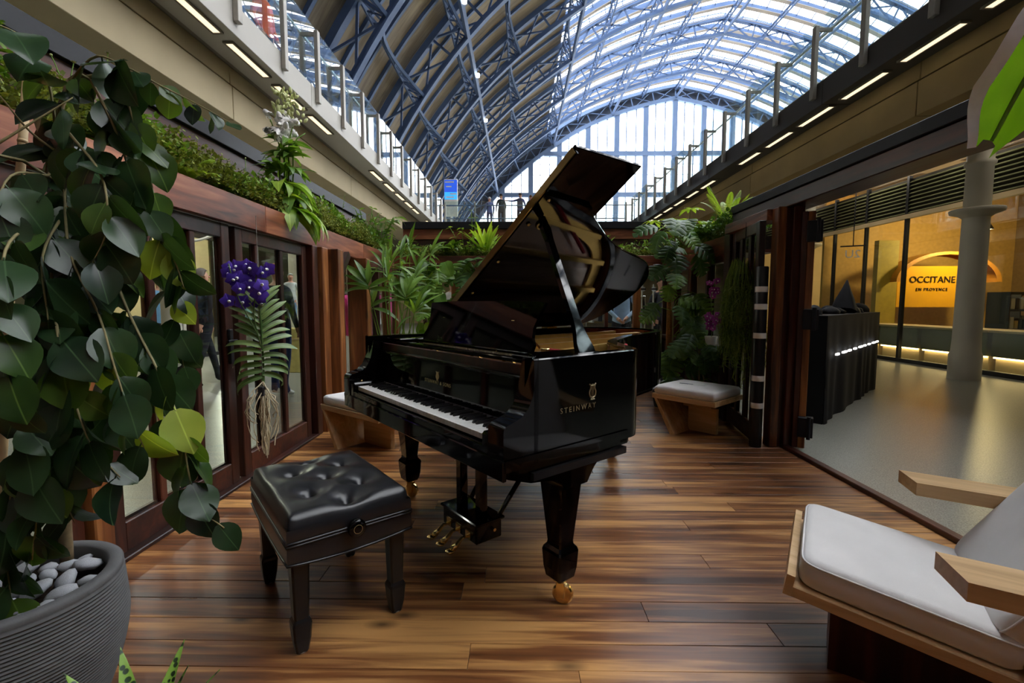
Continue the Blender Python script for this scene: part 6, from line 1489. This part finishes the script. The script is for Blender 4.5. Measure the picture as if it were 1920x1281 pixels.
# ================================================================ PEOPLE
cloth = {}
def cl(c):
    if c not in cloth: cloth[c] = plain('clothing_%d_%d_%d' % c, srgb(*c), 0.85, 0, 0.2, 0, 0.08, 12)
    return cloth[c]
SKIN = plain('skin', srgb(206, 154, 128), 0.55, 0, 0.4, 0, 0.05, 20)
def person(label, loc, rz, top, legs, shoes, hair, pose='stand', sc=1.0, long_sleeve=True, group='people in the station', armL=None, armR=None, name='person', cat='person'):
    t = thing(name, label, cat, loc, rz, group); t.scale = (sc, sc, sc)
    V = {}; E_ = []
    def jn(k, p, r_): V[k] = (Vector(p), r_)
    st = 0.26 if pose == 'walk' else 0.03
    jn('pel', (0, 0, 0.96), 0.135); jn('wai', (0, 0.0, 1.12), 0.125); jn('che', (0, 0.01, 1.32), 0.15); jn('col', (0, 0.0, 1.45), 0.085); jn('nec', (0, -0.005, 1.52), 0.052)
    jn('jaw', (0, -0.02, 1.585), 0.068); jn('hed', (0, -0.01, 1.665), 0.092); jn('crn', (0, 0.0, 1.735), 0.06)
    E_ += [('pel', 'wai'), ('wai', 'che'), ('che', 'col'), ('col', 'nec'), ('nec', 'jaw'), ('jaw', 'hed'), ('hed', 'crn')]
    for g, sd in ((-1, 'L'), (1, 'R')):
        arm = (armL if g < 0 else armR) or ([(g * 0.25, 0.03 - 0.0 * g, 1.16), (g * 0.24, -0.07 * (1 if pose != 'walk' else 2.2 * g), 0.93)])
        jn('sho' + sd, (g * 0.165, 0.01, 1.415), 0.068); jn('elb' + sd, arm[0], 0.046); jn('wri' + sd, arm[1], 0.033)
        fd = (Vector(arm[1]) - Vector(arm[0])).normalized(); palm = Vector(arm[1]) + fd * 0.065; jn('pal' + sd, palm, 0.030)
        E_ += [('col', 'sho' + sd), ('sho' + sd, 'elb' + sd), ('elb' + sd, 'wri' + sd), ('wri' + sd, 'pal' + sd)]
        sv = fd.cross(Vector((g, 0, 0))); sv = sv.normalized() if sv.length > 1e-3 else Vector((0, 1, 0)); nv = fd.cross(sv)
        for q, (o, l_) in enumerate(((-0.028, 0.068), (-0.010, 0.078), (0.009, 0.072), (0.027, 0.056))):
            b = palm + sv * o + fd * 0.03; jn('f%d%s' % (q, sd), b, 0.0095); jn('g%d%s' % (q, sd), b + fd * l_ * 0.55 - nv * 0.008 * g, 0.0088); jn('h%d%s' % (q, sd), b + fd * l_ * 0.85 - nv * 0.03 * g, 0.008)
            E_ += [('pal' + sd, 'f%d%s' % (q, sd)), ('f%d%s' % (q, sd), 'g%d%s' % (q, sd)), ('g%d%s' % (q, sd), 'h%d%s' % (q, sd))]
        jn('t0' + sd, palm - sv * 0.042 - fd * 0.01, 0.0105); jn('t1' + sd, palm - sv * 0.055 + fd * 0.03, 0.009); E_ += [('pal' + sd, 't0' + sd), ('t0' + sd, 't1' + sd)]
        jn('hip' + sd, (g * 0.095, 0, 0.90), 0.098); jn('kne' + sd, (g * 0.10, -0.02 - g * st * 0.45, 0.50), 0.062); jn('ank' + sd, (g * 0.10, 0.03 - g * st, 0.10), 0.043)
        jn('hee' + sd, (g * 0.10, 0.06 - g * st, 0.045), 0.038); jn('bal' + sd, (g * 0.105, -0.10 - g * st, 0.035), 0.036); jn('toe' + sd, (g * 0.105, -0.155 - g * st, 0.03), 0.026)
        E_ += [('pel', 'hip' + sd), ('hip' + sd, 'kne' + sd), ('kne' + sd, 'ank' + sd), ('ank' + sd, 'hee' + sd), ('ank' + sd, 'bal' + sd), ('bal' + sd, 'toe' + sd)]
    keys = list(V); ix = {k: i for i, k in enumerate(keys)}
    me = bpy.data.meshes.new('body_cage'); me.from_pydata([V[k][0] for k in keys], [(ix[a], ix[b]) for a, b in E_], [])
    o = bpy.data.objects.new('body_cage', me); COL.objects.link(o)
    sm = o.modifiers.new('Skin', 'SKIN'); sm.use_smooth_shade = True; o.modifiers.new('Sub', 'SUBSURF').levels = 1
    if not me.skin_vertices: me.attributes.new('skin', 'FLOAT', 'POINT')
    for i, k in enumerate(keys):
        r_ = V[k][1]; sv_ = me.skin_vertices[0].data[i]; sv_.radius = (r_ * (1.0 if k not in ('che', 'pel', 'wai') else 1.18), r_ * (1.0 if k not in ('che', 'pel', 'wai') else 0.82)); sv_.use_root = (k == 'pel')
    dg = bpy.context.evaluated_depsgraph_get(); bm_e = bpy.data.meshes.new_from_object(o.evaluated_get(dg)); bpy.data.objects.remove(o)
    bm_e.materials.clear()
    for m_ in (SKIN, cl(top), cl(legs), cl(shoes)): bm_e.materials.append(m_)
    wr = [V['wriL'][0], V['wriR'][0]]; pl = [V['palL'][0], V['palR'][0]]
    for f in bm_e.polygons:
        c = f.center; k = 1
        if c.z > 1.475 and abs(c.x) < 0.12: k = 0
        elif min((c - p).length for p in pl) < 0.085 or any((c - p).length < 0.16 and (c - w_).length < 0.16 and (c - p).length < (c - w_).length for p, w_ in zip(pl, wr)): k = 0
        elif c.z < 0.075 or (c.z < 0.12 and False): k = 3
        elif c.z < 0.93 and not any((c - w_).length < 0.12 for w_ in wr): k = 2
        f.material_index = k; f.use_smooth = True
    inst('body', bm_e, t)
    # hair cap, ears, eyes, nose, mouth
    hm = MB(); n = 14
    vs = []
    for i in range(8):
        th = i / 7 * 1.75
        for j in range(n):
            a = 2 * math.pi * j / n; back = math.sin(a) > -0.25
            th2 = th if back else min(th, 0.95); r_ = 0.103
            vs.append((r_ * 0.86 * math.sin(th2) * math.cos(a), r_ * 1.02 * math.sin(th2) * math.sin(a) + 0.004, 1.672 + r_ * 1.05 * math.cos(th2)))
    hm.add(vs, [(i * n + j, i * n + (j + 1) % n, (i + 1) * n + (j + 1) % n, (i + 1) * n + j) for i in range(7) for j in range(n)]); hm.obj('hair', cl(hair), t, True)
    fm = MB(); fm.lathe([(0, 0.014), (0.011, 0.006), (0.013, -0.006), (0, -0.012)], 8, Matrix.Translation((0, -0.105, 1.648)) @ Matrix.Diagonal((0.8, 1.4, 1.7, 1)))
    for g in (-1, 1): fm.lathe([(0, 0.006), (0.014, 0.004), (0.014, -0.004), (0, -0.006)], 8, Matrix.Translation((g * 0.086, 0.0, 1.655)) @ Matrix.Rotation(R(90), 4, 'Y') @ Matrix.Diagonal((1.6, 1, 1, 1)))
    fm.obj('face', SKIN, t, True)
    for g in (-1, 1): MB().lathe([(0, 0.007), (0.007, 0), (0, -0.007)], 8, Matrix.Translation((g * 0.033, -0.094, 1.668))).obj('eye', cl((40, 32, 28)), t, True)
    MB().box(-0.022, 0.022, -0.098, -0.088, 1.598, 1.606).obj('mouth', cl((150, 84, 78)), t)
    return t
def backpack(p, c, label=None):
    b = MB(); prof = [(0.9, 0.0), (1, 0.04), (1, 0.3), (0.85, 0.42), (0.5, 0.46), (0, 0.47)]; n = 20; vs = []
    for s_, z in prof:
        for q in range(n):
            a = 2 * math.pi * q / n; ca, sa = math.cos(a), math.sin(a); vs.append((math.copysign(abs(ca) ** .5, ca) * 0.15 * s_, 0.22 + math.copysign(abs(sa) ** .5, sa) * 0.085 * s_, 1.0 + z))
    b.add(vs, [tuple(range(n - 1, -1, -1))] + [(i * n + j, i * n + (j + 1) % n, (i + 1) * n + (j + 1) % n, (i + 1) * n + j) for i in range(len(prof) - 1) for j in range(n)])
    o = b.obj('backpack', cl(c), p, True)
    for g in (-1, 1): MB().tube(cr([(g * 0.1, 0.15, 1.42), (g * 0.11, 0.02, 1.505), (g * 0.11, -0.12, 1.4), (g * 0.12, -0.1, 1.15), (g * 0.11, 0.12, 1.06)], 3), 0.014, 6).obj('strap', cl(c), o, True)
FZ = -0.06
man = person('man in black hoodie walking past the left doors with a suitcase', (-4.77, 7.0, FZ), R(150), (26, 26, 30), (38, 40, 46), (52, 52, 54), (120, 110, 104), 'walk')
MB().box(-0.1, 0.1, 0.162, 0.166, 1.18, 1.34).obj('back_print', M['paint'], man)
t = thing('suitcase', 'dark wheeled suitcase with a round white emblem beside the walking man', 'suitcase', (-5.35, 7.15, FZ), R(20))
MB().box(-0.2, 0.2, -0.12, 0.12, 0.06, 0.62, bev=0.03).obj('shell', M['satin'], t); MB().lathe([(0, 0.0), (0.07, 0.0), (0.07, 0.006), (0, 0.006)], 20, Matrix.Translation((0.05, -0.121, 0.34)) @ Matrix.Rotation(R(90), 4, 'X')).obj('emblem', M['paint'], t)
for g in (-1, 1): MB().lathe([(0, -0.012), (0.03, -0.012), (0.03, 0.012), (0, 0.012)], 12, Matrix.Translation((g * 0.15, 0.05, 0.03)) @ Matrix.Rotation(R(90), 4, 'Y')).obj('wheel', M['darkmetal'], t)
MB().tube([(-0.1, 0.08, 0.6), (-0.1, 0.08, 0.95), (0.1, 0.08, 0.95), (0.1, 0.08, 0.6)], 0.01, 6).obj('handle', M['alu'], t)
person('man in dark navy coat and jeans standing behind the violet orchid', (-3.22, 6.2, FZ), R(165), (26, 30, 44), (40, 56, 96), (222, 222, 220), (150, 104, 70))
person('person in light blue top standing by the left shopfront', (-6.55, 8.45, FZ), R(60), (120, 170, 214), (40, 40, 50), (60, 60, 60), (186, 150, 100))
person('person in teal top farther along the left shopfront', (-6.75, 10.9, FZ), R(30), (110, 160, 170), (60, 70, 90), (60, 60, 60), (90, 70, 50))
mq = thing('display_block', 'yellow display block under the child mannequin at left', 'display', (-4.16, 8.5, FZ)); MB().box(-0.22, 0.22, -0.2, 0.2, 0.0, 0.80, bev=0.01).obj('block', plain('pale_yellow', srgb(206, 190, 110), 0.7), mq); MB().box(-0.24, 0.24, -0.22, 0.22, 0.6, 0.62).obj('groove', M['cream'], mq)
person('small mannequin in white jacket and jeans on the yellow block', (-4.16, 8.5, FZ + 0.80), R(25), (206, 212, 206), (130, 160, 190), (230, 230, 228), (190, 196, 190), 'stand', 0.56, name='mannequin', cat='mannequin', group='mannequins')
person('man in pale blue shirt with clasped hands behind the piano tail', (1.86, 8.5, FZ), R(-8), (176, 200, 228), (44, 48, 60), (40, 40, 44), (120, 96, 70), armL=[(-0.27, -0.03, 1.16), (-0.08, -0.20, 0.98)], armR=[(0.27, -0.03, 1.16), (0.08, -0.22, 1.0)])
person('person in dark grey clothes beyond the split-leaf climber', (2.95, 9.8, FZ), R(15), (60, 60, 66), (34, 36, 42), (40, 40, 44), (60, 46, 36))
person('person in pale coat seen through the back window', (-1.35, 9.6, FZ), R(-20), (206, 204, 204), (60, 60, 70), (50, 50, 50), (110, 86, 60))
p = person('backpacker in blue pointing left on the far bridge', (0.06, 24.1, ZD), R(175), (70, 80, 140), (34, 38, 60), (190, 186, 180), (60, 46, 40), armR=[(0.42, -0.05, 1.38), (0.66, -0.1, 1.42)]); backpack(p, (64, 68, 84))
p = person('backpacker in pale trousers farther along the bridge', (0.62, 24.9, ZD), R(170), (206, 196, 180), (190, 182, 150), (90, 80, 70), (70, 54, 40), sc=1.04); backpack(p, (40, 38, 52))
person('person in black standing at the bridge rail', (-0.92, 24.3, ZD), R(200), (28, 40, 44), (30, 34, 40), (30, 30, 30), (40, 34, 30))
person('person in blue with a pale cap at the bridge rail', (-1.5, 24.2, ZD), R(190), (90, 104, 160), (60, 66, 110), (60, 60, 60), (186, 186, 186), sc=0.9)
p = person('person in orange jacket behind the left balustrade glass', (-4.5, 8.6, ZD), R(80), (226, 84, 30), (60, 60, 70), (40, 40, 40), (70, 50, 40))
# round white stickers on far glass
for q, (x, y, z, lab) in enumerate(((2.10, 8.0, 1.43, 'round white sticker sign left of two beyond the climber'), (2.29, 8.0, 1.43, 'round white sticker sign right of two beyond the climber'), (-5.45, 7.55, 1.62, 'round sticker sign fixed to the white column'))):
    t = thing('sticker_sign', lab, 'sign', (x, y, z), 0, 'round sticker signs')
    di = inst('disc', stick, t); di.scale = (0.5, 1, 0.5) if q < 2 else (1, 1, 1); MB().box(-0.05, 0.05, -0.014, -0.013, -0.012, 0.012).obj('print', M['ink'], t)
    if q < 2: MB().tube([(0, 0.02, -z + FZ), (0, 0.02, 0.08)], 0.012, 8).obj('stand', M['alu'], t)
    else: MB().tube([(-0.1, 0.08, 0), (-0.02, 0.01, 0)], 0.02, 6).obj('bracket', M['alu'], t)

# ================================================================ CLOSING THE SPACE BEHIND THE CAMERA
struct(MB().box(-38, 62, Y0 - 0.6, Y0 - 0.2, -0.1, 40).obj('wall_back', plain('back_brick', srgb(96, 78, 66), 0.85, var=0.2, scale=2)))
struct(MB().box(-14, 30, -14.3, -14, -0.1, 4.6).obj('wall_arcade_back', M['darkwall']))
struct(MB().box(-14, 30, -14, -10, -0.12, -0.06).obj('floor_arcade_back', M['terrazzo']))
w6 = struct(empty('window_6', (2.3, -1.25, 0), R(180))); window_wall(w6, 4.2, 9)
struct(MB().box(-1.9, 2.3, -1.3, -1.2, 1.68, 2.2).obj('trim_4', M['beamx']))
struct(MB().box(-1.86, 2.2, -1.2, -0.35, -0.055, 0.0).obj('floor_back_boards', M['floor']))
struct(MB().box(-14.3, -14, -14, 30, -0.1, 4.6).obj('wall_arcade_left', M['darkwall']))
struct(MB().box(30, 30.3, -14, 30, -0.1, 4.6).obj('wall_arcade_right', M['darkwall']))
